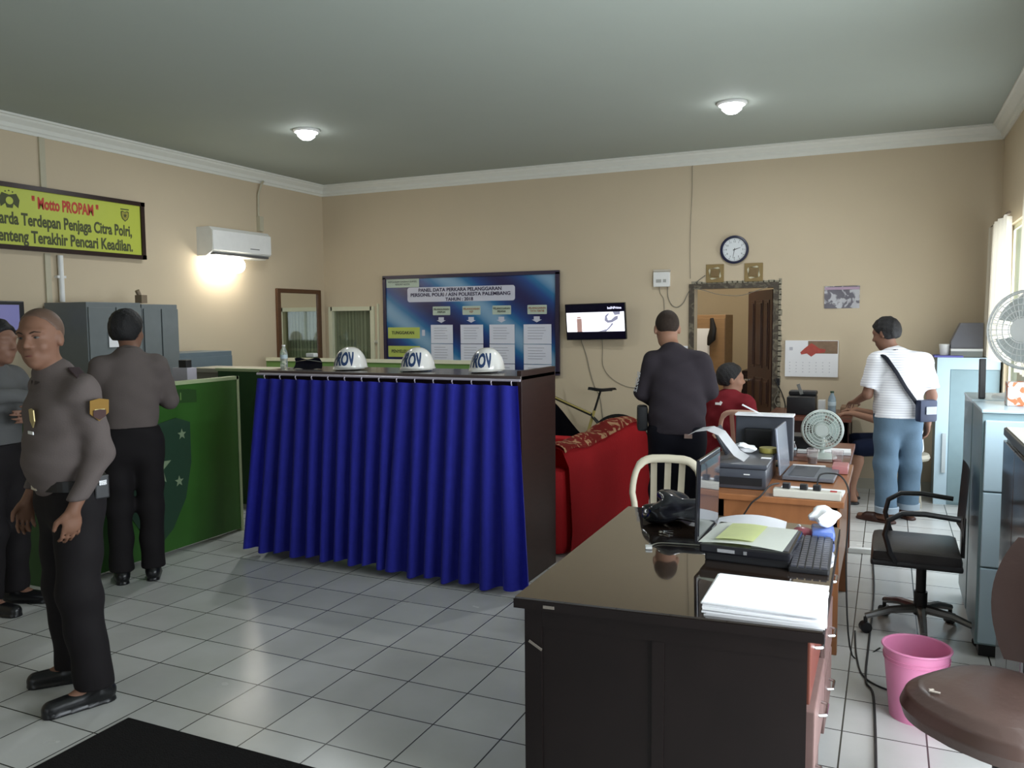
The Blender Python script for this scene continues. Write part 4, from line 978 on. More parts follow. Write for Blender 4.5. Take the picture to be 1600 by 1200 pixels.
# laptop with raised lid and papers
lp = thing('laptop', 'open dark laptop with raised glossy screen on the big desk, papers on it', 'laptop', (-0.435, 3.06, DT), -0.03)
MB().b2(-0.155, 0.155, -0.17, 0.17, 0.03, 0.062, bev=0.008).build('base', M_BLACKG, lp)
MB().b2(-0.14, 0.15, -0.15, 0.15, 0.0, 0.032, bev=0.006).build('cooling_stand', M_BLACK, lp)
MB().b2(0.02, 0.145, -0.15, 0.15, 0.062, 0.064).build('keyboard', mat('key_grey', (0.05, 0.05, 0.055), 0.5), lp)
sc = MB().box((-0.165, 0.0, 0.21), (0.012, 0.34, 0.30), ry=0.02, bev=0.004).build('screen_lid', M_BLACKG, lp)
MB().box((-0.1575, 0.0, 0.212), (0.002, 0.31, 0.26), ry=0.02).build('screen', mat('screen_glass', (0.02, 0.022, 0.03), 0.03, noise=0, coat=1), sc)
MB().b2(-0.09, -0.03, -0.1745, -0.17, 0.04, 0.052).b2(0.0, 0.012, -0.1745, -0.17, 0.04, 0.052).build('ports', M_CHROME, lp)
tag(MB().grid(lambda u, v: (-0.60 + 0.29 * u + 0.02 * v, 2.90 + 0.33 * v - 0.02 * u, DT + 0.066 + 0.01 * math.sin(3 * u) * (1 - v)), 10, 10, 0.004).build('printed_form', mat('form_white', (0.80, 0.82, 0.74), 0.6, noise=0.03), smooth=True),
    'white printed form sheet lying on the open laptop keyboard', 'paper')
tag(MB().grid(lambda u, v: (-0.545 + 0.13 * u + 0.02 * v, 2.93 + 0.24 * v, DT + 0.078 + 0.004 * math.sin(3 * u)), 8, 8, 0.002).build('yellow_form', mat('yellow_green_paper', (0.68, 0.72, 0.36), 0.6), smooth=True),
    'pale yellow green form lying on the white form over the laptop', 'paper')
tag(MB().grid(lambda u, v: (-0.62 + 0.27 * u, 3.31 + 0.10 * v - 0.02 * u, DT + 0.003 + 0.05 * math.sin(PI * (0.15 + 0.6 * u)) * v + 0.012 * v), 12, 8, 0.001).build('curled_paper', M_PAPER, smooth=True),
    'curled white paper behind the laptop on the big desk', 'paper')
kb = thing('keyboard', 'black computer keyboard right of the laptop on the big desk', 'keyboard', (-0.232, 3.10, DT), 0.03)
MB().b2(-0.065, 0.065, -0.22, 0.22, 0.0, 0.018, bev=0.005).build('base', M_BLACK, kb)
mb = MB()
for i in range(5):
    for j in range(15): mb.box((-0.048 + i * 0.024, -0.2 + j * 0.0285, 0.021), (0.019, 0.023, 0.007))
mb.build('keys', mat('key_black', (0.05, 0.05, 0.06), 0.4), kb)['kind'] = 'stuff'
ms = thing('computer_mouse', 'pink and grey computer mouse behind the keyboard on the big desk', 'mouse', (-0.285, 3.40, DT), 0.9)
MB().sph((0, 0, 0.012), 0.05, (0.6, 1, 0.42), 20, 10).build('shell', mat('mouse_pink', (0.42, 0.10, 0.13), 0.25, coat=0.4), ms, smooth=True)
MB().cyl((-0.004, 0.028, 0.03), (0.004, 0.028, 0.03), 0.008).build('wheel', M_WHITE, ms)
def crumple(name, label, cat, c, r, sc, m, seed, amp=0.25, sub=3):
    random.seed(seed); bm = bmesh.new(); bmesh.ops.create_icosphere(bm, subdivisions=sub, radius=r)
    from mathutils import noise
    for v in bm.verts:
        n = noise.noise(v.co * (2.2 / r * 0.6) + V((seed, 0, 0))); v.co *= 1 + amp * n * 2
        v.co.x *= sc[0]; v.co.y *= sc[1]; v.co.z *= sc[2]
    zmin = min(v.co.z for v in bm.verts)
    for v in bm.verts: v.co.z = max(v.co.z - zmin, 0.0) 
    o_ = MB(); o_.bm.free(); o_.bm = bm
    ob = o_.build(name, m, smooth=True, loc=c)
    return tag(ob, label, cat)
M_BLUEP = mat('blue_plastic_wrap', (0.10, 0.16, 0.42), 0.15, noise=0.3, nscale=25)
tag(MB().box((-0.215, 3.39, DT + 0.021), (0.085, 0.14, 0.038), rz=0.1, bev=0.012).build('tissue_pack', M_BLUEP, smooth=True), 'blue wrapped tissue pack on the far right corner of the big desk', 'tissue pack')
crumple('crumpled_tissue', 'crumpled white tissue heaped on the blue tissue pack', 'tissue', (-0.215, 3.40, DT + 0.040), 0.044, (1.15, 1.3, 0.75), mat('tissue', (0.88, 0.88, 0.9), 0.8), 4, 0.3)
# black bag with cables
crumple('black_bag', 'crumpled black plastic bag with cables on the far edge of the big desk', 'bag', (-0.79, 3.40, DT), 0.11, (1.25, 0.85, 0.55), mat('black_film', (0.012, 0.012, 0.016), 0.18, noise=0.2), 9, 0.4, 4)
tag(MB().box((-0.90, 3.44, DT + 0.016), (0.09, 0.05, 0.03), rz=-0.4, bev=0.003).build('small_carton', mat('brown_grey_card', (0.22, 0.18, 0.15), 0.6)), 'small grey brown carton beside the black plastic bag on the big desk', 'box')
wire('usb_cable', 'thin white and grey cable with plug on the big desk beside the laptop', [(-0.62, 3.08, DT + 0.004), (-0.70, 3.07, DT + 0.004), (-0.78, 3.05, DT + 0.004), (-0.80, 2.99, DT + 0.004)], 0.0025, mat('pale_cable', (0.4, 0.38, 0.33), 0.5))
tag(MB().box((-0.80, 2.975, DT + 0.006), (0.025, 0.035, 0.01), rz=0.3, bev=0.002).build('usb_plug', M_WHITE), 'small white usb plug lying on the glass of the big desk', 'plug')
ky = thing('key_bunch', 'bunch of silver keys lying in front of the black bag', 'keys', (-0.82, 3.22, DT))
for k in range(3):
    a = -0.6 + k * 0.5
    MB().box((0.03 * math.cos(a), 0.03 * math.sin(a), 0.004 + 0.002 * k), (0.05, 0.008, 0.002), rz=a).cyl((0.008 * math.cos(a), 0.008 * math.sin(a), 0.003 + 0.002 * k), (0.008 * math.cos(a), 0.008 * math.sin(a), 0.005 + 0.002 * k), 0.011).build('key', M_CHROME, ky)

# ------------------------------------------------------------------ plastic chairs
def plastic_chair(label, m, loc, rz, arms=True):
    t = thing('plastic_chair', label, 'chair', loc, rz)
    MB().grid(lambda u, v: ((u - 0.5) * (0.40 + 0.05 * v), -0.20 + 0.42 * v, 0.43 + 0.015 * math.cos((u - 0.5) * PI * 1.6) * -1 - 0.012 * math.sin(PI * v) + (0.0 if v < 0.9 else -0.02 * (v - 0.9) * 10)), 14, 14, 0.012).build('seat', m, t, smooth=True)
    # arched back frame
    def arch(s):
        pts = []
        for k in range(17):
            a = PI * k / 16; x = 0.195 * math.cos(a); zz = math.sin(a) ** 0.45
            pts.append((math.copysign(abs(math.cos(a)) ** 0.5, math.cos(a)) * 0.195, zz))
        return pts
    pts = []
    for k in range(25):
        a = PI * k / 24; c = math.cos(a); x = math.copysign(abs(c) ** 0.45, c) * 0.2; zz = abs(math.sin(a)) ** 0.55
        if abs(c) > 0.93: x = math.copysign(0.2 - 0.03 * (1 - zz), c)
        z_ = 0.44 + 0.44 * zz
        pts.append((x * (0.82 + 0.18 * zz), -0.20 - 0.09 * (z_ - 0.44) / 0.44 - 0.03 * (1 - (x / 0.2) ** 2), z_))
    MB().tube(pts, [0.017] * 8 + [0.022] * 9 + [0.017] * 8, 10, flat=0.75).build('back_frame', m, t, smooth=True)
    for k in (-1, 0, 1):
        MB().grid(lambda u, v, k=k: (k * 0.075 * (0.85 + 0.15 * v) + (u - 0.5) * 0.034, -0.215 - 0.105 * v - 0.012 * (1 - (u - .5) ** 2), 0.43 + 0.43 * v), 2, 10, 0.009).build('back_slat', m, t, smooth=True)
    for s in (-1, 1):
        if arms: MB().tube([(s * 0.215, -0.255, 0.66), (s * 0.25, -0.15, 0.665), (s * 0.255, 0.05, 0.66), (s * 0.245, 0.13, 0.63), (s * 0.24, 0.15, 0.55), (s * 0.225, 0.17, 0.43)], [0.012, 0.02, 0.022, 0.02, 0.016, 0.016], 10, flat=0.6).build('armrest', m, t, smooth=True)
        for (y0, y1) in ((0.18, 0.21), (-0.18, -0.24)):
            MB().tube([(s * 0.2, y0, 0.43), (s * 0.215, (y0 + y1) / 2, 0.2), (s * 0.23, y1, 0.0)], [0.024, 0.02, 0.017], 8).build('leg', m, t, smooth=True)
    return t
M_PCH = mat('cream_plastic', (0.58, 0.52, 0.40), 0.4, noise=0.05)
M_PCH2 = mat('pink_tan_plastic', (0.55, 0.33, 0.24), 0.4, noise=0.05)
plastic_chair('cream plastic chair with slatted back behind the big desk', M_PCH, (-1.01, 3.96, 0), PI + 0.12, False)
plastic_chair('pinkish tan plastic chair that the maroon shirted man sits on', M_PCH2, (-1.02, 6.92, 0), -0.05)
so = thing('stool', 'round beige stool beneath the seated man behind the white shirted man', 'stool', (0.17, 7.80, 0))
MB().lathe([(0, 0.40), (0.17, 0.40), (0.18, 0.42), (0.17, 0.45), (0, 0.455)]).build('seat', mat('beige_stool', (0.4, 0.37, 0.3), 0.6), so, smooth=True)
for k in range(4): MB().tube([(0.11 * math.cos(k * PI / 2 + .8), 0.11 * math.sin(k * PI / 2 + .8), 0.41), (0.15 * math.cos(k * PI / 2 + .8), 0.15 * math.sin(k * PI / 2 + .8), 0)], 0.014).build('leg', mat('beige_stool', (0.4, 0.37, 0.3), 0.6), so, smooth=True)

# ------------------------------------------------------------------ middle desks
M_OWOOD = mat('orange_brown_wood', (0.33, 0.13, 0.05), 0.4, noise=0.2, nscale=5, stretch=(5, 1, 1), coat=0.2)
M_MWOOD = mat('maroon_wood', (0.16, 0.05, 0.03), 0.35, noise=0.25, nscale=5, coat=0.3)
def desk(label, x0, x1, y0, y1, h, mtop, mbody):
    t = thing('office_desk', label, 'desk', ((x0 + x1) / 2, (y0 + y1) / 2, 0)); a, b = (x1 - x0) / 2, (y1 - y0) / 2
    MB().b2(-a, a, -b, b, h - 0.03, h, bev=0.004).build('desktop', mtop, t)
    MB().b2(-a + 0.03, a - 0.03, -b + 0.02, -b + 0.04, h - 0.28, h - 0.03).build('front_panel', mbody, t)
    MB().b2(-a + 0.03, a - 0.03, b - 0.04, b - 0.02, h - 0.28, h - 0.03).build('back_panel', mbody, t)
    for sx in (-1, 1):
        for sy in (-1, 1):
            cx, cy = sx * (a - 0.045), sy * (b - 0.045)
            MB().b2(cx - 0.025, cx + 0.025, cy - 0.025, cy + 0.025, 0, h - 0.03).build('leg', mbody, t)
    d = MB().b2(a - 0.32, a - 0.025, -b + 0.1, b - 0.1, 0.3, h - 0.05, bev=0.004).build('drawer_unit', mbody, t)
    return t
desk('orange brown wooden desk carrying the big black printer', -0.80, -0.17, 4.12, 5.22, 0.75, M_OWOOD, M_OWOOD)
desk('maroon wooden desk carrying the small white fan', -0.80, -0.19, 5.26, 6.10, 0.75, M_MWOOD, M_MWOOD)
desk('dark brown desk against the back wall under the calendar', -0.98, -0.27, 7.55, 8.33, 0.75, M_MWOOD, M_DARKWOOD)
T2 = 0.751
pr = thing('printer', 'big dark grey printer feeding a curved white sheet on the orange desk', 'printer', (-0.68, 4.52, T2), 0.03)
M_PRN = mat('printer_grey', (0.055, 0.06, 0.075), 0.35, coat=0.2)
MB().b2(-0.15, 0.13, -0.27, 0.25, 0.0, 0.105, bev=0.012).build('body', M_PRN, pr, smooth=True)
MB().b2(-0.155, 0.135, -0.275, 0.25, 0.105, 0.13, bev=0.008).build('lid', M_PRN, pr, smooth=True)
MB().b2(-0.13, 0.11, -0.2725, -0.27, 0.02, 0.06).build('paper_slot', M_BLACK, pr)
MB().box((-0.14, 0.12, 0.19), (0.012, 0.24, 0.16), ry=-0.5, bev=0.003).build('rear_tray', M_PRN, pr)
MB().b2(0.02, 0.05, -0.276, -0.274, 0.075, 0.08).build('badge', M_WHITE, pr)
def feed(u, v):
    a = [(0.02, 0.133), (-0.03, 0.16), (-0.07, 0.21), (-0.11, 0.262), (-0.17, 0.285), (-0.23, 0.275), (-0.27, 0.255)]
    q_ = u * 6; i = min(int(q_), 5); t = q_ - i
    return (a[i][0] * (1 - t) + a[i + 1][0] * t - 0.02, -0.10 + 0.2 * v, a[i][1] * (1 - t) + a[i + 1][1] * t)
tag(MB().grid(feed, 24, 6, 0.0015).build('curved_sheet', M_PAPER, smooth=True, loc=(-0.66, 4.40, T2)), 'white sheet curling out of the back of the dark grey printer', 'paper')
crumple('crumpled_paper', 'small crumpled white paper on top of the dark grey printer', 'paper', (-0.70, 4.62, T2 + 0.131), 0.035, (1.6, 1.0, 0.6), M_PAPER, 21, 0.35)
tag(MB().lathe([(0, 0), (0.045, 0), (0.05, 0.012), (0.048, 0.028), (0, 0.03)]).build('yellow_tape_roll', mat('mustard', (0.38, 0.33, 0.08), 0.5), smooth=True, loc=(-0.585, 4.66, T2 + 0.131)), 'flat mustard yellow round tin on the printer corner', 'tin')
tag(MB().box((-0.57, 4.46, T2 + 0.1325), (0.05, 0.035, 0.002)).build('paper_label', M_PAPER), 'small white paper slip on the printer lid', 'paper')
mo = thing('computer_monitor', 'black computer monitor seen from behind next to the printer', 'monitor', (-0.655, 5.03, T2))
MB().b2(-0.165, 0.165, -0.015, 0.03, 0.03, 0.29, bev=0.008).build('case', M_PRN, mo)
MB().b2(-0.11, 0.05, -0.06, -0.015, 0.08, 0.22, bev=0.012).build('rear_housing', M_BLACK, mo)
MB().b2(-0.03, 0.03, -0.01, 0.02, 0.0, 0.08).build('stand', M_BLACK, mo)
MB().b2(-0.1, 0.1, -0.06, 0.08, 0.0, 0.012, bev=0.004).build('base', M_BLACK, mo)
MB().b2(-0.155, 0.155, 0.0302, 0.032, 0.045, 0.275).build('screen', mat('screen_glass', (0.02, 0.022, 0.03), 0.03), mo)
tag(MB().box((-0.655, 5.04, T2 + 0.297), (0.33, 0.11, 0.012), bev=0.002).build('monitor_lit_edge', M_PAPER), 'white sheet added to stand in for the lit top edge of the black monitor', 'paper')  # added white slab imitates the highlight along the monitor's top edge
tag(MB().box((-0.73, 5.02, T2 + 0.327), (0.12, 0.02, 0.006), ry=0.45).build('paper_strip', M_PAPER), 'narrow white paper strip tilted on top of the monitor', 'paper')
ml = thing('laptop', 'grey open laptop with thin silver screen edge on the orange desk', 'laptop', (-0.365, 4.74, T2), -0.03)
M_GL = mat('laptop_grey', (0.17, 0.18, 0.21), 0.35, metal=0.2)
MB().b2(-0.13, 0.13, -0.18, 0.18, 0.005, 0.026, bev=0.005).build('base', M_GL, ml)
MB().b2(-0.10, 0.03, -0.16, 0.16, 0.026, 0.028).build('keyboard', mat('key_grey2', (0.08, 0.085, 0.1), 0.5), ml)
s_ = MB().box((-0.155, 0, 0.15), (0.01, 0.35, 0.255), ry=-0.1, bev=0.003).build('screen_lid', mat('laptop_silver', (0.28, 0.30, 0.36), 0.25, metal=0.4), ml)
tag(MB().box((-0.33, 4.30, T2 + 0.006), (0.30, 0.14, 0.01), rz=-0.05).build('paper_sheets', M_PAPER), 'white papers under the power strip on the orange desk', 'paper')
tag(MB().box((-0.40, 5.02, T2 + 0.004), (0.18, 0.10, 0.006), rz=0.1).build('paper_sheets', M_PAPER), 'white papers behind the grey laptop on the orange desk', 'paper')
ps = thing('power_strip', 'long white power strip with black plugs on the front edge of the orange desk', 'power strip', (-0.355, 4.165, T2))
MB().b2(-0.14, 0.17, -0.035, 0.03, 0.0, 0.038, bev=0.006).build('case', mat('strip_ivory', (0.6, 0.57, 0.5), 0.4), ps)
for k, x in enumerate((-0.08, 0.0, 0.06)):
    MB().b2(x - 0.018, x + 0.018, -0.015, 0.02, 0.038, 0.066, bev=0.005).build('plug', M_BLACK, ps)
MB().b2(0.12, 0.15, -0.01, 0.015, 0.038, 0.041).build('switch', mat('switch_red', (0.4, 0.02, 0.02), 0.4), ps)
wire('power_cable', 'black cable looping over the right end of the white power strip', [(-0.295, 4.17, T2 + 0.065), (-0.285, 4.19, T2 + 0.11), (-0.24, 4.2, T2 + 0.12), (-0.19, 4.19, T2 + 0.11), (-0.155, 4.17, T2 + 0.05), (-0.15, 4.15, T2 - 0.08), (-0.155, 4.10, T2 - 0.3), (-0.12, 4.12, 0.02), (0.0, 4.3, 0.008)], 0.004, M_WIRE)
wire('power_cable', 'black cable dropping over the front of the orange desk below the printer', [(-0.47, 4.17, T2 + 0.06), (-0.51, 4.14, T2 + 0.05), (-0.55, 4.11, T2), (-0.60, 4.10, T2 - 0.05), (-0.66, 4.10, T2 - 0.2), (-0.64, 4.1, 0.3), (-0.62, 4.06, 0.01)], 0.004, M_WIRE)
# white desk fan
def fan(label, loc, rz, R, stand, name='desk_fan'):
    t = thing(name, label, 'fan', loc, rz)          # local: blows towards -Y
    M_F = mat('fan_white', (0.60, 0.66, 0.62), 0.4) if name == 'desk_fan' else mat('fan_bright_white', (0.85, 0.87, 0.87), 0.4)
    MB().lathe([(0, 0), (R * 0.75, 0), (R * 0.72, 0.012), (R * 0.35, 0.028), (0, 0.03)]).build('base', M_F, t, smooth=True)
    MB().cyl((0, 0.02, 0.02), (0, 0.02, stand), 0.014).build('stem', M_F, t, smooth=True)
    MB().cyl((0, 0.0, stand), (0, 0.09, stand), 0.045, 0.035).build('motor_housing', M_F, t, smooth=True)
    cz = stand
    rings = MB()
    for rr, dy in ((1.0, 0.0), (0.97, -0.02), (0.82, -0.032), (0.66, -0.038), (0.5, -0.04), (0.34, -0.04)):
        rings.tube([(R * rr * math.cos(a), dy - 0.01, cz + R * rr * math.sin(a)) for a in np.linspace(0, 2 * PI, 41)[:-1]], 0.0028 if rr < 0.98 else 0.008, 6, closed=True)
    for k in range(36):
        a = k * PI / 18
        rings.tube([(R * q_ * math.cos(a), -0.01 + dy, cz + R * q_ * math.sin(a)) for q_, dy in ((0.3, -0.04), (0.6, -0.039), (0.85, -0.03), (0.98, -0.005))], 0.0014, 4)
    rings.build('front_grille', M_F, t)
    back = MB()
    for rr, dy in ((0.99, 0.01), (0.8, 0.05), (0.55, 0.06)):
        back.tube([(R * rr * math.cos(a), dy, cz + R * rr * math.sin(a)) for a in np.linspace(0, 2 * PI, 41)[:-1]], 0.003, 6, closed=True)
    for k in range(36):
        a = k * PI / 18
        back.tube([(R * q_ * math.cos(a), dy, cz + R * q_ * math.sin(a)) for q_, dy in ((0.3, 0.06), (0.7, 0.055), (0.9, 0.035), (0.99, 0.005))], 0.0016, 4)
    back.build('rear_grille', M_F, t)
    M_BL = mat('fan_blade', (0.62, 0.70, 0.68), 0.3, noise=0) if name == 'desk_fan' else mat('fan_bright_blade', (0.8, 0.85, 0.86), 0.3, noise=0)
    for k in range(3):
        a0 = k * 2 * PI / 3
        def bl_(u, v, a0=a0):
            a = a0 + (u - 0.5) * 1.5 * (0.7 + 0.3 * v); rr = R * (0.15 + 0.72 * v)
            return (rr * math.cos(a), 0.012 + 0.018 * (u - 0.5), cz + rr * math.sin(a))
        MB().grid(bl_, 10, 8, 0.002).build('blade', M_BL, t, smooth=True)
    MB().cyl((0, -0.05, cz), (0, -0.045, cz), R * 0.3, n=32).build('badge_cap', M_F, t, smooth=True)
    MB().tube([(R * 0.5 * math.cos(a), 0.02, cz + R * 0.98 * math.sin(a)) for a in np.linspace(PI * 0.3, PI * 0.7, 9)], 0.007, 6).build('carry_handle', M_F, t, smooth=True)
    return t
fan('small white desk fan with round grille on the maroon desk', (-0.36, 5.42, T2), 0.06, 0.118, 0.175)
M_CUP = mat('clear_cup', (0.9, 0.85, 0.85), 0.05, noise=0, trans=0.9, ior=1.25)
def cup(label, x, y, mfill):
    t = thing('plastic_cup', label, 'cup', (x, y, T2), group='clear cups before the small fan')
    MB().lathe([(0.022, 0.002), (0.026, 0.0), (0.034, 0.09), (0.032, 0.09), (0.025, 0.004)], n=20).build('cup_wall', M_CUP, t, smooth=True)
    MB().cyl((0, 0, 0.004), (0, 0, 0.035), 0.024, 0.027).build('drink', mfill, t, smooth=True)
cup('clear plastic cup with dark drink, left of two in front of the small fan', -0.395, 5.17, mat('dark_drink', (0.08, 0.02, 0.01), 0.2))
cup('clear plastic cup with pink drink, right of two in front of the small fan', -0.255, 5.14, mat('pink_drink', (0.6, 0.2, 0.2), 0.2))
tag(MB().b2(-0.27, -0.185, 4.86, 5.02, T2, T2 + 0.045, bev=0.01).build('pink_box', mat('pink_plastic', (0.55, 0.22, 0.22), 0.4), smooth=True), 'pink plastic box at the right side of the orange desk', 'box')
tag(MB().box((-0.36, 5.62, T2 + 0.01), (0.32, 0.16, 0.018), rz=0.05).build('paper_sheets', M_PAPER), 'white papers behind the small fan on the maroon desk', 'paper')
tag(MB().box((-0.50, 5.70, T2 + 0.05), (0.16, 0.2, 0.1), bev=0.01).build('black_case', M_BLACK), 'black case behind the small fan on the maroon desk', 'case')
for k, (x, y, h, lb) in enumerate(((-0.56, 5.50, 0.14, 'tall white capped small bottle just right of the monitor'), (-0.53, 5.42, 0.09, 'shorter white small bottle right of the monitor'))):
    bottle('small_bottle', lb, (x, y, T2), h, 0.02, M_WHITE, mat('amber_bottle', (0.12, 0.1, 0.1), 0.2))
tag(MB().sph((-0.43, 5.85, T2 + 0.035), 0.05, (1.6, 1, 0.7)).build('beige_pouch', mat('beige_cloth', (0.45, 0.42, 0.36), 0.8), smooth=True), 'beige soft pouch on the far side of the maroon desk', 'pouch')

# far desk items
fp_ = thing('printer', 'black printer on the far desk below the wall calendar', 'printer', (-0.70, 7.88, T2))
MB().b2(-0.12, 0.12, -0.15, 0.15, 0.0, 0.16, bev=0.012).build('body', M_BLACK, fp_, smooth=True)
MB().b2(-0.12, 0.12, 0.0, 0.17, 0.16, 0.2, bev=0.015).build('lid', M_BLACK, fp_, smooth=True)
MB().box((-0.02, -0.02, 0.22), (0.03, 0.012, 0.1), ry=-0.35, bev=0.003).build('upright_tab', mat('grey_tab', (0.2, 0.2, 0.19), 0.4), fp_)
tag(MB().b2(-0.56, -0.50, 7.8, 7.9, T2, T2 + 0.13, bev=0.004).build('white_carton', M_WHITE), 'white carton between the far printer and the bottle', 'box')
bottle('water_bottle', 'blue tinted water bottle with dark green cap on the far desk', (-0.44, 7.75, T2), 0.22, 0.034, mat('dark_green_cap', (0.02, 0.06, 0.03), 0.5), mat('blue_plastic', (0.45, 0.6, 0.7), 0.1, noise=0, trans=0.6))
tag(MB().b2(-0.38, -0.24, 7.95, 8.2, T2, T2 + 0.06, bev=0.004).build('brown_carton', mat('brown_card', (0.25, 0.15, 0.09), 0.6)), 'flat brown carton at the right end of the far desk', 'box')
wire('hanging_cable', 'black cable bundle hanging beside the right door frame', [(-1.0, YB - 0.03, 1.02), (-0.98, YB - 0.05, 0.98), (-0.93, YB - 0.04, 0.88), (-0.9, YB - 0.03, 0.75), (-0.95, YB - 0.04, 0.6), (-1.02, YB - 0.04, 0.4)], 0.006, M_WIRE)
wire('hanging_cable', 'grey coiled cable on the back wall between door and far desk', [(-0.99, YB - 0.02, 1.0), (-1.03 + 0.06, YB - 0.03, 0.9), (-1.0, YB - 0.03, 0.8), (-0.93, YB - 0.03, 0.72), (-0.86, YB - 0.03, 0.8)], 0.005, M_WIREG)
tag(MB().b2(-0.985, -0.955, YB - 0.03, YB, 0.96, 1.03, bev=0.004).build('wall_plug', M_BLACK), 'black plug on the back wall beside the door frame', 'plug')

# ------------------------------------------------------------------ black office chair
oc = thing('office_chair', 'black office swivel chair with looped armrests beside the blue cabinet', 'chair', (0.182, 4.61, 0), PI / 2)
# local: faces +Y ; world facing is -X
M_LEA = mat('black_leather', (0.02, 0.018, 0.018), 0.38, noise=0.2, bump=0.1, bscale=80)
MB().b2(-0.23, 0.23, -0.17, 0.235, 0.39, 0.475, bev=0.035).build('seat', M_LEA, oc, smooth=True)
MB().b2(-0.235, 0.235, -0.172, 0.237, 0.395, 0.425, bev=0.012).build('seat_pan', M_BLACK, oc)
MB().grid(lambda u, v: ((u - 0.5) * 0.42, -0.165 - 0.02 * v + 0.03 * (1 - (2 * u - 1) ** 2) * -0.3, 0.54 + 0.34 * v), 10, 10, 0.03).build('backrest', M_LEA, oc, smooth=True)
MB().b2(-0.03, 0.03, -0.19, -0.175, 0.42, 0.62).build('back_bracket', M_BLACK, oc)
for s in (-1, 1):
    MB().tube([(s * 0.25, -0.15, 0.66), (s * 0.255, 0.0, 0.675), (s * 0.255, 0.1, 0.67), (s * 0.255, 0.16, 0.63), (s * 0.25, 0.175, 0.56), (s * 0.24, 0.15, 0.47), (s * 0.22, 0.12, 0.41)], 0.016, 10, flat=0.8).build('armrest', M_BLACK, oc, smooth=True)
MB().cyl((0, 0, 0.10), (0, 0, 0.22), 0.032).cyl((0, 0, 0.22), (0, 0, 0.40), 0.024).build('gas_column', M_BLACK, oc, smooth=True)
for k in range(5):
    a = math.radians(18 + 72 * k + 20); c_, s_ = math.cos(a), math.sin(a)
    l = MB().tube([(0.03 * c_, 0.03 * s_, 0.13), (0.15 * c_, 0.15 * s_, 0.12), (0.27 * c_, 0.27 * s_, 0.085)], [0.024, 0.02, 0.016], 8).build('base_arm', mat('dull_chrome', (0.22, 0.22, 0.22), 0.25, metal=0.7), oc, smooth=True)
    MB().cyl((0.27 * c_ - 0.02 * s_, 0.27 * s_ + 0.02 * c_, 0.028), (0.27 * c_ + 0.02 * s_, 0.27 * s_ - 0.02 * c_, 0.028), 0.028).cyl((0.27 * c_, 0.27 * s_, 0.03), (0.27 * c_, 0.27 * s_, 0.08), 0.01).build('caster', M_BLACK, l, smooth=True)

# ------------------------------------------------------------------ light blue steel cabinets on the right wall
M_LB = mat('light_blue_steel', (0.50, 0.64, 0.72), 0.4, noise=0.04, coat=0.15)
M_LBS = mat('grey_blue_steel', (0.24, 0.34, 0.37), 0.42, noise=0.06, coat=0.15)
def filing(label, y0, y1, x0, h):
    t = thing('filing_cabinet', label, 'cabinet', (x0, y0, 0), group='light blue filing cabinets by the right wall'); W = XR - 0.015 - x0; D = y1 - y0
    MB().b2(0, W, 0.012, D, 0.06, h, bev=0.004).build('carcass', M_LBS, t)
    MB().b2(0.02, W - 0.02, 0.03, D - 0.02, 0.0, 0.06).build('plinth', M_BLACK, t)
    MB().b2(-0.004, W, 0.0, D, h, h + 0.015, bev=0.004).build('top_panel', M_LB, t)
    zs = [0.07, 0.44, 0.80, h - 0.03]
    for a, b in zip(zs, zs[1:]):
        d = MB().b2(0.012, W - 0.005, -0.008, 0.014, a + 0.004, b - 0.004, bev=0.004).build('drawer', M_LB, t)
        MB().b2(W * 0.55, W * 0.85, -0.02, -0.008, b - 0.13, b - 0.10, bev=0.003).build('handle', mat('teal_handle', (0.15, 0.24, 0.26), 0.3, metal=0.4), d)
    return t
filing('light blue filing cabinet nearer the camera with drawer fronts facing it', 4.38, 4.86, 0.408, 1.17)
filing('light blue filing cabinet behind the nearer one and under the big fan', 4.90, 5.38, 0.408, 1.17)
bf = fan('big white fan standing on the blue cabinet before the curtain', (0.665, 5.10, 1.185), math.radians(-35), 0.205, 0.36, 'table_fan')
bf.rotation_euler = (0, 0, math.radians(-38))
tag(MB().box((0.455, 4.98, 1.29), (0.03, 0.05, 0.21), rx=-0.12, bev=0.004).build('black_speaker', M_BLACK), 'slim black upright speaker standing left of the big white fan', 'speaker')
tag(MB().b2(0.53, 0.70, 4.60, 4.70, 1.186, 1.30, bev=0.003).build('orange_white_box', patch_mat('orange_white_print', (0.8, 0.78, 0.75), (0.7, 0.2, 0.08), 16, 0.5, 0.53, 0.5)), 'white box with orange print in front of the big fan', 'box')
fc = thing('steel_locker', 'tall pale blue locker in the back right corner topped with a printer', 'cabinet', (0.385, 7.93, 0))
MB().b2(0, 0.47, 0.0, 0.44, 0.0, 1.27, bev=0.004).build('carcass', M_LBS, fc)
MB().b2(0.0, 0.10, -0.012, 0.0, 0.0, 1.27).b2(0.10, 0.47, -0.012, 0.0, 1.17, 1.27).build('door_frame', M_LB, fc)
MB().b2(0.105, 0.465, -0.006, 0.0, 0.02, 1.165).build('door', M_LBS, fc)
MB().b2(0.055, 0.085, -0.03, -0.012, 0.28, 0.62).build('handle', mat('pale_metal', (0.5, 0.55, 0.56), 0.3), fc)
tag(MB().b2(0.36, 0.58, 7.92, 8.2, 1.271, 1.285).build('purple_mat', mat('violet_cloth', (0.13, 0.13, 0.38), 0.7)), 'violet blue folder lying on the left end of the corner locker', 'folder')
tag(MB().lathe([(0, 0), (0.035, 0), (0.045, 0.09), (0.04, 0.095), (0.03, 0.01), (0, 0.01)], n=20).build('white_cup', M_WHITE, smooth=True, loc=(0.445, 8.08, 1.286)), 'white cup on the violet folder on the corner locker', 'cup')
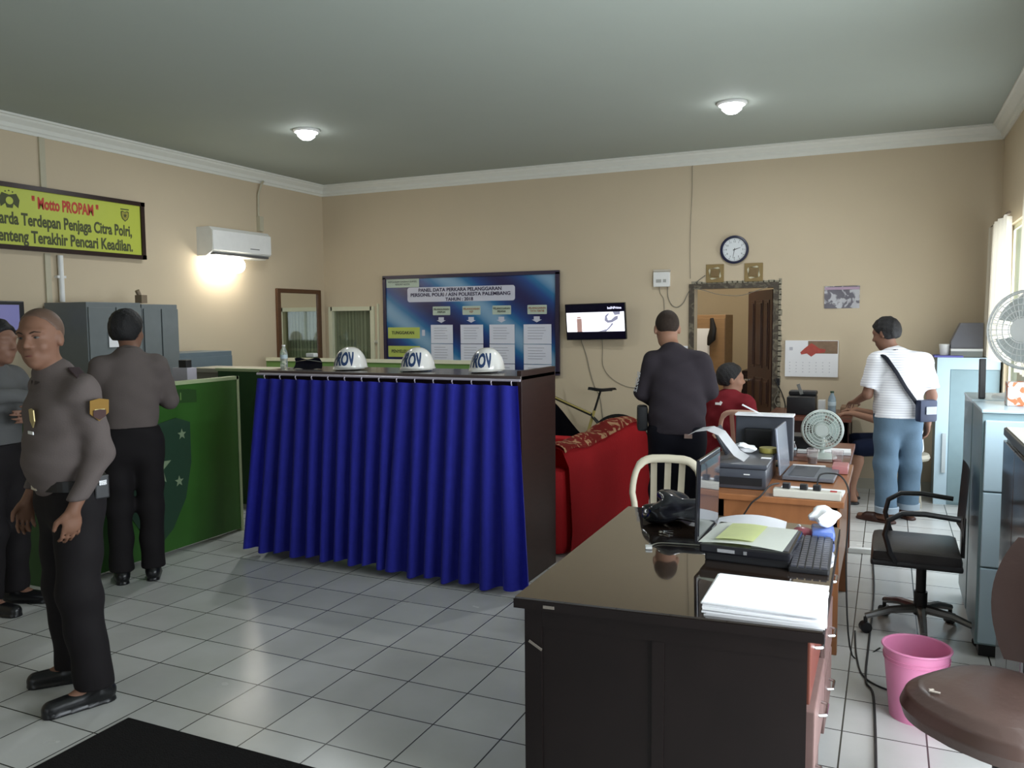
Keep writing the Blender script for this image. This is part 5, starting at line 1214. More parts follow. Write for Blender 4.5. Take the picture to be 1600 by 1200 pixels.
gp_ = thing('document_scanner', 'grey slanted document scanner on the corner locker', 'scanner', (0.61, 8.12, 1.272))
MB().prism([(-0.12, 0.0), (0.12, 0.0), (0.12, 0.22), (-0.05, 0.22), (-0.12, 0.06)], 0.2, frame_mat((0, 0.1, 0.07), (1, 0, 0), (0, 0, 1))).build('body', mat('scanner_grey', (0.13, 0.13, 0.15), 0.4), gp_)
MB().b2(-0.12, 0.12, -0.12, 0.1, 0.05, 0.07).build('white_tray', M_WHITE, gp_)
MB().b2(-0.12, 0.12, -0.1, 0.1, 0.0, 0.05).build('paper_block', mat('greyish_paper', (0.4, 0.42, 0.4), 0.7), gp_)

# dark credenza and brown chair at right foreground
cr = thing('dark_credenza', 'dark glossy credenza at the right edge of the photo', 'cabinet', (0.465, 3.30, 0))
M_CRE = mat('credenza_dark', (0.03, 0.024, 0.026), 0.18, noise=0.25, coat=0.5, coat_rough=0.1)
MB().b2(0, 0.385, 0.0, 0.70, 0.05, 1.115, bev=0.004).build('carcass', M_CRE, cr)
MB().b2(-0.012, 0.39, -0.01, 0.715, 1.115, 1.15, bev=0.006).build('top_edge', mat('credenza_edge', (0.06, 0.06, 0.05), 0.3), cr)
MB().b2(-0.004, 0.385, -0.004, 0.71, 1.15, 1.153).build('top_sheet', mat('credenza_top', (0.36, 0.35, 0.31), 0.4), cr)
for k in range(2):
    d = MB().b2(-0.014, 0.0, 0.01 + k * 0.345, 0.345 + k * 0.345, 0.07, 1.1, bev=0.004).build('door', M_CRE, cr)
    MB().cyl((-0.03, 0.31 if k == 0 else 0.39, 0.6), (-0.014, 0.31 if k == 0 else 0.39, 0.6), 0.01).build('knob', M_CHROME, d)
MB().b2(0.01, 0.37, 0.02, 0.68, 0.0, 0.05).build('plinth', M_BLACK, cr)
bc = thing('brown_office_chair', 'worn brown leather office chair with a cracked seat, right foreground', 'chair', (0.345, 2.78, 0), math.radians(140))
M_BLE = mat('brown_leather', (0.055, 0.033, 0.027), 0.33, noise=0.25, nscale=5, bump=0.15, bscale=30)
def seat_(u, v):
    a = u * 2 * PI; prof = [(0, 0.055), (0.5, 0.056), (0.8, 0.046), (0.95, 0.02), (1.0, -0.015), (0.96, -0.05), (0.0, -0.06)]
    q_ = v * 6; i = min(int(q_), 5); t = q_ - i; rr = prof[i][0] * (1 - t) + prof[i + 1][0] * t; zz = prof[i][1] * (1 - t) + prof[i + 1][1] * t
    ce = math.copysign(abs(math.cos(a)) ** 0.75, math.cos(a)); se = math.copysign(abs(math.sin(a)) ** 0.75, math.sin(a))
    return (0.265 * rr * ce, 0.26 * rr * se, 0.44 + zz)
mb = MB(); mb.grid(seat_, 48, 30); bmesh.ops.remove_doubles(mb.bm, verts=mb.bm.verts, dist=0.001); mb.build('seat', M_BLE, bc, smooth=True)
MB().lathe([(0, 0.372), (0.22, 0.372), (0.245, 0.385), (0.24, 0.395)]).build('seat_pan', M_BLACK, bc)
MB().grid(lambda u, v: ((u - 0.5) * 0.44 * math.sin(PI * (0.22 + 0.56 * v)) ** 0.8, -0.27 - 0.05 * v + 0.07 * (2 * u - 1) ** 2 * 0.7, 0.50 + 0.40 * v), 14, 12, 0.05).build('backrest', M_BLE, bc, smooth=True)
MB().tube([(0, -0.1, 0.38), (0, -0.31, 0.39), (0, -0.345, 0.5), (0, -0.345, 0.6)], 0.018, 8).build('back_bracket', M_BLACK, bc)
MB().box((0.1, 0.18, 0.4945), (0.03, 0.008, 0.003), rz=0.5).box((0.115, 0.175, 0.4945), (0.015, 0.006, 0.003), rz=1.2).build('seat_crack', mat('torn_lining', (0.3, 0.26, 0.22), 0.7), bc)
MB().cyl((0, 0, 0.08), (0, 0, 0.375), 0.028).build('gas_column', M_BLACK, bc, smooth=True)
for k in range(5):
    a = math.radians(72 * k + 10); c_, s_ = math.cos(a), math.sin(a)
    l = MB().tube([(0.02 * c_, 0.02 * s_, 0.11), (0.14 * c_, 0.14 * s_, 0.095), (0.25 * c_, 0.25 * s_, 0.07)], [0.024, 0.02, 0.015], 8).build('base_arm', M_BLACK, bc, smooth=True)
    MB().cyl((0.25 * c_ - 0.018 * s_, 0.25 * s_ + 0.018 * c_, 0.026), (0.25 * c_ + 0.018 * s_, 0.25 * s_ - 0.018 * c_, 0.026), 0.026).cyl((0.25 * c_, 0.25 * s_, 0.03), (0.25 * c_, 0.25 * s_, 0.07), 0.009).build('caster', M_BLACK, l, smooth=True)
# pink bin
M_PINK = mat('pink_bin', (0.72, 0.25, 0.43), 0.4, noise=0.04)
wb = thing('waste_bin', 'round pink plastic waste bin between the desk and the brown chair', 'bin', (0.135, 3.62, 0))
MB().lathe([(0, 0.0), (0.095, 0.0), (0.125, 0.29), (0.121, 0.29), (0.092, 0.006), (0, 0.006)], n=40).build('bucket', M_PINK, wb, smooth=True)
MB().tube([(0.127 * math.cos(a), 0.127 * math.sin(a), 0.291) for a in np.linspace(0, 2 * PI, 41)[:-1]], 0.005, 6, closed=True).build('rim', M_PINK, wb, smooth=True)
for zz in (0.24, 0.255): MB().tube([((0.097 + 0.1 * zz) * math.cos(a) * 1.008, (0.097 + 0.1 * zz) * math.sin(a) * 1.008, zz) for a in np.linspace(0, 2 * PI, 41)[:-1]], 0.002, 4, closed=True).build('ridge', M_PINK, wb, smooth=True)
# floor cables and strip
fs = thing('floor_power_strip', 'small white power strip lying on the tiles right of the maroon desk', 'power strip', (-0.10, 6.06, 0), 0.1)
MB().b2(-0.12, 0.12, -0.025, 0.025, 0, 0.035, bev=0.005).build('case', M_WHITE, fs)
MB().b2(0.08, 0.11, -0.02, 0.02, 0.035, 0.055).build('plug', M_BLACK, fs)
wire('floor_cable', 'long black cable running along the tiles beside the big desk', [(-0.06, 5.95, 0.006), (-0.04, 5.2, 0.006), (-0.05, 4.4, 0.006), (-0.055, 3.9, 0.006), (-0.02, 3.72, 0.006), (0.0, 3.0, 0.006), (0.0, 2.4, 0.006)], 0.005, M_WIRE)
wire('floor_cable', 'thin black cable bending from the desk towards the pink bin', [(-0.12, 4.5, 0.005), (-0.10, 4.15, 0.005), (-0.06, 3.92, 0.005), (0.05, 3.82, 0.005), (0.2, 3.84, 0.005), (0.36, 4.1, 0.005)], 0.004, M_WIRE)
# ================================================================== people
M_SKIN = mat('skin_brown', (0.32, 0.165, 0.105), 0.6, noise=0.08, nscale=18)
M_SKIND = mat('skin_dark_brown', (0.21, 0.105, 0.068), 0.6, noise=0.08, nscale=18)
M_HAIR = mat('black_hair', (0.008, 0.007, 0.008), 0.6, noise=0.3, nscale=80, bump=0.6, bscale=160)
M_BUZZ = mat('short_hair', (0.04, 0.028, 0.022), 0.75, noise=0.3, nscale=90, bump=0.3, bscale=200)
M_UNIF = mat('uniform_grey_brown', (0.125, 0.102, 0.096), 0.8, noise=0.06, nscale=8, bump=0.1, bscale=150)
M_UTRO = mat('uniform_trousers', (0.014, 0.012, 0.013), 0.75, noise=0.1)
M_LEATH = mat('shoe_leather', (0.008, 0.008, 0.009), 0.28)
def L3(a, b, t): return tuple(a[i] * (1 - t) + b[i] * t for i in range(3))
def add(a, b): return tuple(a[i] + b[i] for i in range(3))
def hand_prims(F, wr, d, pn, side, curl=0.35, s=0.95):
    d, pn, side = nrm(d), nrm(pn), nrm(side); pn = nrm(pn - d * (pn @ d)); side = nrm(side - d * (side @ d) - pn * (side @ pn)); wr = np.array(wr)
    F.ell(wr + d * 0.046 * s, (0.041 * s, 0.052 * s, 0.017 * s), [side, d, pn], k=0.02)
    for i in range(4):
        root = wr + d * (0.082, 0.086, 0.083, 0.073)[i] * s + side * (0.031, 0.0105, -0.0105, -0.031)[i] * s
        L = (0.072, 0.08, 0.074, 0.058)[i] * s; a = 0.12 + 0.05 * i; dd = d + side * (0.05, 0.015, -0.015, -0.06)[i]
        p = root - d * 0.012; q = root
        rad = 0.0095 * s
        for sg, fr in enumerate((0.45, 0.30, 0.25)):
            a += curl * (0.6, 1.0, 0.8)[sg]
            nx = q + (nrm(dd) * math.cos(a) + pn * math.sin(a)) * L * fr
            F.rc(p if sg == 0 else q, rad, nx, rad * 0.92, k=0.005); q = nx; rad *= 0.93
    b = wr + d * 0.02 * s + side * 0.028 * s; m_ = b + nrm(d * 0.65 + side * 0.6 + pn * 0.35) * 0.045 * s; tp = m_ + nrm(d * 0.95 + side * 0.12 + pn * 0.3) * 0.036 * s
    F.rc(b, 0.016 * s, m_, 0.012 * s, k=0.008); F.rc(m_, 0.0115 * s, tp, 0.0095 * s, k=0.005)

def person(label, loc, heading, J, look, up=(0, 0, 1), vox=0.009, skin=None, hair='short', hairm=None, shirt=None, shirtm=None, sleeve='long',
           tuck=True, hem=0.84, trom=None, shoem=None, fat=1.0, cuffs=None, face=False, shorts=False, barefoot=False, collar=False, group=None, trad=(0.088, 0.074, 0.07), handcurl=0.35, hands=None):
    hx, hy = heading; rz = math.atan2(-hx, hy)
    t = thing('person', label, 'person', (loc[0], loc[1], 0), rz, group)
    skin = skin or M_SKIN
    fw = A3(0, 1, 0)
    # ---- body
    B = Field(vox)
    pel, ch, nk, hd = J['pelvis'], J['chest'], J['neck'], J['head']
    tf = nrm(np.cross(A3(*J['shR']) - A3(*J['shL']), A3(*nk) - A3(*pel))) * -1
    if tf @ fw < 0: tf = -tf
    B.rc(pel, 0.135 * fat, ch, 0.15 * fat, 0.03, sq=(tf, 0.68))
    B.rc(J['shL'], 0.048, J['shR'], 0.048, 0.04)
    B.rc(add(ch, (0, -0.01, 0.05)), 0.09, nk, 0.058, 0.04); B.rc(nk, 0.055, add(hd, (0, 0, -0.03)), 0.05, 0.03)
    for s in 'LR':
        B.rc(J['hip' + s], 0.085, J['knee' + s], 0.055, 0.04); B.rc(J['knee' + s], 0.052, J['ank' + s], 0.036, 0.02)
        kn, an = J['knee' + s], J['ank' + s]
        cf = add(L3(kn, an, 0.3), (0, -0.018, 0)); B.rc(cf, 0.042, L3(kn, an, 0.6), 0.036, 0.03)
        toe = J['toe' + s]
        if barefoot:
            B.rc((an[0], an[1], 0.045), 0.036, (toe[0], toe[1], 0.028), 0.026, 0.02, sq=((0, 0, 1), 0.8))
            hl = nrm(A3(an[0] - toe[0], an[1] - toe[1], 0)); B.rc(an, 0.034, (an[0] + hl[0] * 0.035, an[1] + hl[1] * 0.035, 0.035), 0.03, 0.02)
        else: B.rc(an, 0.034, (L3(an, toe, 0.6)[0], L3(an, toe, 0.6)[1], 0.04), 0.025, 0.02)
        B.rc(J['sh' + s], 0.05, J['el' + s], 0.038, 0.03); B.rc(J['el' + s], 0.038, J['wr' + s], 0.025, 0.02)
        hdn = (hands or {}).get(s)
        sgn = 1 if s == 'R' else -1
        if hdn is None: hdn = ((nrm(A3(*J['wr' + s]) - A3(*J['el' + s]))), (-sgn, 0, 0), (0, 1, 0.1))
        hand_prims(B, J['wr' + s], *hdn, curl=handcurl)
    # ---- head
    hf = nrm(look); hr = nrm(np.cross(hf, nrm(up))); hu = np.cross(hr, hf); R = np.array([hr, hf, hu]); H0 = A3(*hd)
    def hp(x, y, z): return H0 + hr * x + hf * y + hu * z
    def he(c, r, k=0.015): B.ell(hp(*c), r, R, k)
    he((0, -0.014, 0.034), (0.077, 0.097, 0.09), 0.02); he((0, 0.020, -0.028), (0.063, 0.073, 0.084), 0.03)
    he((0, 0.030, -0.076), (0.05, 0.048, 0.036), 0.03); he((0, 0.066, -0.099), (0.022, 0.018, 0.018), 0.02)
    B.rc(hp(0, 0.088, 0.014), 0.009, hp(0, 0.108, -0.022), 0.0125, 0.012)
    for s in (-1, 1):
        he((s * 0.013, 0.098, -0.027), (0.010, 0.011, 0.009), 0.008); he((s * 0.040, 0.060, -0.028), (0.023, 0.022, 0.022), 0.02)
        he((s * 0.079, -0.010, -0.004), (0.011, 0.021, 0.033), 0.008)
        B.rc(hp(s * 0.012, 0.085, 0.034), 0.009, hp(s * 0.048, 0.068, 0.034), 0.009, 0.02)
        B.sub(hp(s * 0.031, 0.100, 0.010), 0.0175, 0.012)
    B.rc(hp(-0.018, 0.083, -0.058), 0.009, hp(0.018, 0.083, -0.058), 0.009, 0.012)
    B.rc(hp(-0.014, 0.083, -0.070), 0.009, hp(0.014, 0.083, -0.070), 0.009, 0.012)
    body = mesh_from('body', B.solve(), skin, t)
    # ---- hair
    hm = hairm or M_HAIR
    Hf = Field(min(vox, 0.008)); g = {'short': 0.012, 'buzz': 0.0035, 'thick': 0.02}[hair]
    Hf.ell(hp(0, -0.016, 0.036), (0.077 + g * 0.7, 0.097 + g, 0.09 + g), R, 0.01)
    if hair != 'buzz': Hf.ell(hp(0, -0.03, 0.0), (0.07 + g * 0.6, 0.078 + g * 0.6, 0.075), R, 0.03)
    n1 = hf * 0.80 - hu * 0.60
    cuts = [(hp(0, 0.062 if hair != 'buzz' else 0.028, 0.062), n1), (hp(0, 0, -0.055 if hair != 'buzz' else -0.035), -hu)]
    wr_ = (lambda X, Y, Z: 0.0035 * np.sin(130 * X + 60 * Z) * np.sin(120 * Y + 50 * Z) + 0.002 * np.sin(60 * X - 90 * Y)) if hair != 'buzz' else None
    mesh_from('hair', Hf.solve(cuts=cuts, wrinkle=wr_), hm, t)
    if face:
        for s in (-1, 1):
            Mh = Matrix((V(hr), V(hf), V(hu))).transposed().to_4x4()
            Mh.translation = V(hp(s * 0.031, 0.0790, 0.010))
            e_ = MB()._new(lambda q: bmesh.ops.create_uvsphere(q, u_segments=16, v_segments=10, radius=1), Mh @ Matrix.Diagonal((0.013, 0.006, 0.0052, 1))).build('eye', mat('eye_white', (0.17, 0.15, 0.13), 0.4, noise=0), t, smooth=True)
            Mh2 = Mh.copy(); Mh2.translation = V(hp(s * 0.031, 0.0835, 0.010))
            MB()._new(lambda q: bmesh.ops.create_uvsphere(q, u_segments=12, v_segments=8, radius=1), Mh2 @ Matrix.Diagonal((0.0052, 0.003, 0.0048, 1))).build('iris', M_BLACKINK, e_, smooth=True)
            MB().tube([V(hp(s * 0.016, 0.0945, 0.027)), V(hp(s * 0.032, 0.091, 0.034)), V(hp(s * 0.050, 0.076, 0.030))], [0.003, 0.0045, 0.002], 6, flat=0.6).build('eyebrow', M_BUZZ, t, smooth=True)
            MB().tube([V(hp(s * 0.018, 0.0855, 0.0155)), V(hp(s * 0.031, 0.0875, 0.0185)), V(hp(s * 0.046, 0.079, 0.014))], 0.0018, 6).build('eyelid', skin, t, smooth=True)
        MB().tube([V(hp(-0.025, 0.0835, -0.061)), V(hp(-0.012, 0.0925, -0.064)), V(hp(0, 0.0945, -0.0645)), V(hp(0.012, 0.0925, -0.064)), V(hp(0.025, 0.0835, -0.061))], [0.0012, 0.003, 0.0035, 0.003, 0.0012], 8).build('mouth', mat('lip_line', (0.16, 0.05, 0.04), 0.5), t, smooth=True)
    # ---- shirt
    S = Field(vox)
    f_ = fat
    bot = add(pel, (0, 0, 0.02 if tuck else -0.12))
    S.rc(bot, (0.146 if tuck else 0.178) * f_, add(ch, (0, 0, 0.0)), 0.172 * f_, 0.05, sq=(tf, 0.70))
    if fat > 1.0: S.ell(add(L3(pel, ch, 0.45), (0, 0.045, 0)), (0.13 * f_, 0.11 * f_, 0.17), None, 0.06)
    S.rc(add(J['shL'], (0.02, 0, -0.005)), 0.060, add(J['shR'], (-0.02, 0, -0.005)), 0.060, 0.06)
    for s in 'LR': S.rc(add(nk, (0, -0.012, -0.02)), 0.058, L3(nk, J['sh' + s], 0.75), 0.052, 0.05)
    S.rc(add(ch, (0, -0.01, 0.08)), 0.10, add(nk, (0, -0.005, -0.015)), 0.068, 0.05)
    for s in 'LR':
        sh, el, wr = A3(*J['sh' + s]), A3(*J['el' + s]), A3(*J['wr' + s])
        if sleeve == 'long':
            S.rc(sh, 0.063, el, 0.050, 0.04); e_ = el + (wr - el) * 0.93
            S.rc(el, 0.050, e_, 0.037, 0.03, cut=[(e_, nrm(wr - el))])
        else:
            e_ = sh + (el - sh) * 0.80
            S.rc(sh, 0.066, e_, 0.068, 0.04, cut=[(e_, nrm(el - sh))])
    cuts = []
    if not tuck: cuts.append(((0, 0, hem), (0, 0, -1)))
    else: cuts.append(((0, 0, pel[2] - 0.02), (0, 0, -1)))
    wr_ = lambda X, Y, Z: 0.0045 * np.sin(38 * Z + 17 * X + 3 * np.sin(12 * Y)) * np.sin(9 * X + 7 * Y + 6 * Z + 1) + 0.002 * np.sin(75 * Z - 30 * X + 20 * Y) * np.sin(14 * X - 11 * Z)
    sh_o = mesh_from('shirt', S.solve(cuts=cuts, wrinkle=wr_), shirtm, t)
    # collar
    if collar:
        nv = nrm(A3(*hd) - A3(*nk)); nkp = A3(*nk) + nv * 0.002
        def cf_(u, v):
            a = PI / 2 + 0.16 + u * (2 * PI - 0.32); rr = 0.066 - 0.010 * v + 0.012 * max(0, 0.35 - v)
            return tuple(nkp + A3(rr * math.cos(a), rr * 0.98 * math.sin(a), -0.022 + 0.052 * v - 0.022 * math.sin(a) * (1 - 0.3 * v)))
        mb = MB(); mb.grid(cf_, 30, 5, 0.005); mb.build('collar', shirtm, sh_o, smooth=True)
        def cg(u, v):
            a = PI / 2 + 0.22 + u * (2 * PI - 0.44); rr = 0.058 + 0.024 * v
            return tuple(nkp + A3(rr * math.cos(a), rr * math.sin(a), 0.030 - 0.045 * v - 0.022 * math.sin(a) * 0.8 - 0.02 * v * max(0, math.sin(a)) ** 3))
        MB().grid(cg, 30, 5, 0.004).build('collar_fold', shirtm, sh_o, smooth=True)
    # ---- trousers
    T = Field(vox)
    T.rc(add(pel, (0, 0, 0.05)), (0.156 if tuck else 0.140) * f_, add(pel, (0, 0, -0.05)), (0.150 if tuck else 0.142) * f_, 0.05, sq=(tf, 0.74))
    for s in 'LR':
        hp_, kn, an = A3(*J['hip' + s]), A3(*J['knee' + s]), A3(*J['ank' + s])
        T.rc(hp_, trad[0] + 0.012, kn, trad[1], 0.04)
        if not shorts: e_ = an + A3(0, 0, -0.01); T.rc(kn, trad[1], e_ - A3(0, 0, 0.06), trad[2], 0.04, cut=[(e_, (0, 0, -1))])
    T_top = pel[2] + 0.06
    T_cut = [((0, 0, T_top), (0, 0, 1))]
    wr2 = lambda X, Y, Z: 0.005 * np.sin(30 * Z + 14 * X) * np.sin(8 * X + 11 * Y - 5 * Z)
    if shorts: T_cut = [((0, 0, T_top), (0, 0, 1))]
    mesh_from('trousers', T.solve(cuts=T_cut, wrinkle=wr2), trom, t)
    # ---- footwear
    for s in 'LR':
        an, toe = J['ank' + s], J['toe' + s]; dv = nrm(A3(toe[0] - an[0], toe[1] - an[1], 0)); Sh = Field(0.006)
        a0 = A3(an[0], an[1], 0); heel = a0 - dv * 0.035; tp = A3(toe[0], toe[1], 0)
        if barefoot:
            Sh.rc(heel + A3(0, 0, 0.0), 0.042, tp - dv * 0.02, 0.05, 0.02, cut=[((0, 0, 0.022), (0, 0, 1)), ((0, 0, 0.0), (0, 0, -1))])
            m0 = a0 + dv * 0.10
            Sh.rc(m0 + A3(0, 0, 0.02), 0.05, m0 + dv * 0.05 + A3(0, 0, 0.015), 0.05, 0.01, cut=[((0, 0, 0.0), (0, 0, -1))])
        else:
            Sh.rc(heel + A3(0, 0, 0.045), 0.042, tp - dv * 0.03 + A3(0, 0, 0.03), 0.036, 0.03, cut=[((0, 0, 0.0), (0, 0, -1))])
            Sh.rc(a0 + A3(0, 0, 0.07), 0.045, a0 + A3(0, 0, 0.13), 0.05, 0.03, cut=[((0, 0, 0.0), (0, 0, -1))])
            Sh.rc(heel + A3(0, 0, 0.0), 0.040, tp - dv * 0.035, 0.042, 0.004, cut=[((0, 0, 0.016), (0, 0, 1)), ((0, 0, 0.0), (0, 0, -1))])
        mesh_from('sandal' if barefoot else 'shoe', Sh.solve(), shoem or M_LEATH, t)
    return t, hp, J

def stand(H=1.70, lean=0.0, **over):
    s = H / 1.75
    J = dict(pelvis=(0, 0, 0.95), chest=(0, 0, 1.27), neck=(0, -0.01, 1.475), head=(0, 0.025, 1.625),
             hipL=(-0.085, 0, 0.90), hipR=(0.085, 0, 0.90), kneeL=(-0.09, 0.02, 0.49), kneeR=(0.09, 0.02, 0.49), ankL=(-0.10, -0.02, 0.09), ankR=(0.10, -0.02, 0.09),
             toeL=(-0.12, 0.19, 0), toeR=(0.12, 0.19, 0), shL=(-0.165, -0.01, 1.395), shR=(0.165, -0.01, 1.395),
             elL=(-0.23, -0.04, 1.13), elR=(0.23, -0.04, 1.13), wrL=(-0.24, 0.04, 0.88), wrR=(0.24, 0.04, 0.88))
    J = {k: (v[0], v[1], v[2] * s) for k, v in J.items()}
    for k in ('ankL', 'ankR'): J[k] = (J[k][0], J[k][1], 0.085)
    J.update(over); return J

M_BELT = mat('belt_leather', (0.01, 0.009, 0.009), 0.35)
def belt(t, z, rx, ry, cy=0.0, buckle=True):
    pts = [(rx * math.cos(a), cy + ry * math.sin(a), z) for a in np.linspace(0, 2 * PI, 41)[:-1]]
    bm = MB()
    for k in range(40):
        p, q = pts[k], pts[(k + 1) % 40]
        a, b = V(p), V(q); c = (a + b) / 2; d = b - a
        bm.box(c, (d.length * 1.15, 0.006, 0.045), rz=math.atan2(d.y, d.x))
    b_ = bm.build('belt', M_BELT, t)
    if buckle: MB().b2(-0.03, 0.03, cy + ry, cy + ry + 0.01, z - 0.022, z + 0.022, bev=0.003).build('buckle', M_CHROME, b_)

# --- bald officer at left
J = stand(1.68, pelvis=(0, 0, 0.915), chest=(0, 0.02, 1.22), neck=(0, 0.045, 1.415), head=(0.0, 0.085, 1.555),
          shL=(-0.17, -0.01, 1.335), shR=(0.17, 0.01, 1.335), elL=(-0.205, -0.055, 1.09), wrL=(-0.212, 0.07, 0.855), elR=(0.225, -0.04, 1.09), wrR=(0.215, 0.10, 0.84),
          hipL=(-0.085, 0, 0.87), hipR=(0.085, 0, 0.87), kneeL=(-0.13, 0.03, 0.47), kneeR=(0.12, 0.0, 0.47),
          ankL=(-0.165, -0.01, 0.085), ankR=(0.14, -0.04, 0.085), toeL=(-0.145, 0.20, 0), toeR=(0.22, 0.135, 0))
def rel_look(heading, world):
    h = nrm((heading[0], heading[1], 0)); r = A3(h[1], -h[0], 0); w = nrm(world)
    return (float(w @ r), float(w @ h), float(w[2]))
hd1 = (-0.29, -0.957)
p1, hp1, _ = person('bald officer in grey brown uniform shirt and black trousers standing at far left', (-3.20, 2.40), hd1, J, rel_look(hd1, (0.40, -0.92, -0.04)), up=(0.06, 0, 1),
    vox=0.0065, skin=mat('skin_officer', (0.215, 0.105, 0.065), 0.6, noise=0.08, nscale=18), hair='buzz', hairm=mat('shaved_scalp', (0.12, 0.07, 0.048), 0.55, noise=0.15, nscale=60), shirtm=M_UNIF, trom=M_UTRO, fat=1.10, face=True, collar=True, handcurl=0.42, trad=(0.092, 0.082, 0.076),
    hands={'L': ((0, 0.1, -1), (1, 0, 0), (0, 1, 0)), 'R': ((0, 0.15, -1), (-1, 0, 0), (0, 1, 0))})
belt(p1, 0.945, 0.176, 0.132, 0.0)
M_GOLD = mat('badge_gold', (0.45, 0.36, 0.16), 0.4, metal=0.4)
def shirt_patch(t, name, c, xd, yd, w_, h_, m, depth=0.004):
    return MB().prism([(a * w_, b * h_) for a, b in ((-0.5, 0.42), (0, 0.5), (0.5, 0.42), (0.5, -0.15), (0, -0.5), (-0.5, -0.15))], depth, frame_mat(c, xd, yd)).build(name, m, t)
sp = shirt_patch(p1, 'sleeve_patch', (-0.2555, -0.035, 1.265), (0, -1, 0), (-0.12, 0, 1), 0.075, 0.095, mat('patch_ochre', (0.28, 0.16, 0.04), 0.7))
shirt_patch(sp, 'patch_shield', (-0.2595, -0.035, 1.245), (0, -1, 0), (-0.12, 0, 1), 0.05, 0.045, mat('patch_dark', (0.05, 0.015, 0.012), 0.6), 0.002)
MB().b2(-0.2635, -0.2615, -0.055, -0.015, 1.262, 1.268).build('patch_bar', mat('patch_gold', (0.6, 0.5, 0.2), 0.5), sp)
shirt_patch(p1, 'chest_badge', (-0.075, 0.155, 1.235), (-1, 0, 0), (0, 0.05, 1), 0.05, 0.08, M_GOLD)
MB().box((-0.075, 0.165, 1.175), (0.055, 0.004, 0.012)).build('name_tag', M_WHITE, p1)
MB().box((-0.15, 0.0, 1.414), (0.10, 0.045, 0.008), ry=-0.42, bev=0.003).build('shoulder_board', mat('epaulette', (0.05, 0.03, 0.035), 0.6), p1)
MB().tube([(-0.235, 0.03, 0.91), (-0.22, 0.075, 0.905), (-0.19, 0.08, 0.90), (-0.18, 0.045, 0.90), (-0.205, 0.01, 0.905)], 0.004, 6, closed=True).build('bracelet', mat('reddish_band', (0.12, 0.03, 0.02), 0.5), p1)
rd = MB().box((-0.17, -0.06, 0.93), (0.04, 0.06, 0.10), bev=0.006).build('radio_pouch', M_BLACK, p1)
MB().box((-0.195, -0.06, 0.95), (0.006, 0.03, 0.02)).build('chrome_clip', M_CHROME, rd)

# --- officer with back turned
J = stand(1.69, head=(0.0, 0.045, 1.565), elL=(-0.235, 0.06, 1.12), elR=(0.23, 0.06, 1.12), wrL=(-0.05, 0.205, 1.13), wrR=(0.05, 0.225, 1.17), ankL=(-0.095, -0.02, 0.085), ankR=(0.085, -0.02, 0.085), toeL=(-0.105, 0.15, 0), toeR=(0.11, 0.15, 0))
hd2 = (-0.78, 0.62)
p2, _, _ = person('officer with thick black hair and folded arms seen from behind at the green partition', (-4.28, 3.66), hd2, J, (0.62, 0.78, -0.02), vox=0.009,
    hair='thick', shirtm=M_UNIF, trom=M_UTRO, skin=M_SKIND, fat=1.0, collar=True, hands={'L': ((1, 0.1, 0.1), (0, -1, 0), (0, 0, 1)), 'R': ((-1, 0.1, 0.0), (0, -1, 0), (0, 0, 1))})
# --- officer at the extreme left
J = stand(1.64, head=(0.0, 0.05, 1.515), elL=(-0.25, 0.10, 1.10), elR=(0.25, 0.14, 1.24), wrL=(-0.02, 0.23, 1.10), wrR=(0.02, 0.28, 1.22))
hd3 = (0.80, 0.22)
p3, _, _ = person('officer with folded arms cut off by the left edge of the photo', (-4.56, 2.98), hd3, J, (0.1, 1, -0.05), vox=0.009,
    hair='short', shirtm=mat('uniform_grey', (0.11, 0.11, 0.11), 0.8, noise=0.06, bump=0.1, bscale=150), trom=M_UTRO, skin=M_SKIND, collar=True, hands={'L': ((1, 0.1, 0.1), (0, -1, 0), (0, 0, 1)), 'R': ((-1, 0.1, 0.0), (0, -1, 0), (0, 0, 1))})

# --- man in dark sweatshirt
J = stand(1.67, head=(-0.075, 0.055, 1.545), neck=(-0.035, 0.005, 1.405), elL=(-0.235, 0.02, 1.12), elR=(0.215, 0.03, 1.14), wrL=(-0.13, 0.20, 1.0), wrR=(0.12, 0.24, 1.05))
M_SWEAT = mat('charcoal_sweatshirt', (0.040, 0.033, 0.040), 0.85, noise=0.08, bump=0.1, bscale=120)
p4, _, _ = person('man in charcoal sweatshirt and black trousers standing with his back turned by the sofa', (-1.27, 5.42), (-0.12, 0.99), J, (-0.22, 1, -0.35), vox=0.009,
    hair='buzz', hairm=M_BUZZ, shirtm=M_SWEAT, trom=mat('navy_black_trousers', (0.008, 0.008, 0.013), 0.8), skin=M_SKIN, tuck=False, hem=0.86, fat=1.08, trad=(0.10, 0.09, 0.085), hands={'L': ((0.6, 0.8, 0), (0.5, -0.3, 0), (0, 0, 1)), 'R': ((-0.6, 0.8, 0), (-0.5, -0.3, 0), (0, 0, 1))})
text_mesh('SPORTS', 0.045, frame_mat((-0.262, -0.036, 1.20), (-0.22, 0.1, -1), (0.7, -0.7, -0.2)), mat('sleeve_print', (0.6, 0.6, 0.62), 0.7, noise=0), 'sleeve_lettering', p4, 0.9, 0.001)
MB().box((0.09, -0.155, 0.86), (0.05, 0.004, 0.028)).build('pocket_label', mat('label_brown', (0.3, 0.2, 0.17), 0.6), p4)
bgm = MB().box((-0.235, 0.03, 0.95), (0.07, 0.13, 0.17), bev=0.02, rz=0.2).build('hip_bag', mat('bag_black', (0.01, 0.01, 0.012), 0.6), smooth=True)
# held bag is its own thing: put it at its place in the room
bgm.matrix_world = Matrix.Translation((-1.27, 5.42, 0)) @ Matrix.Rotation(math.atan2(0.12, 0.99), 4, 'Z')
tag(bgm, 'small black bag hanging at the left hip of the charcoal shirted man', 'bag')

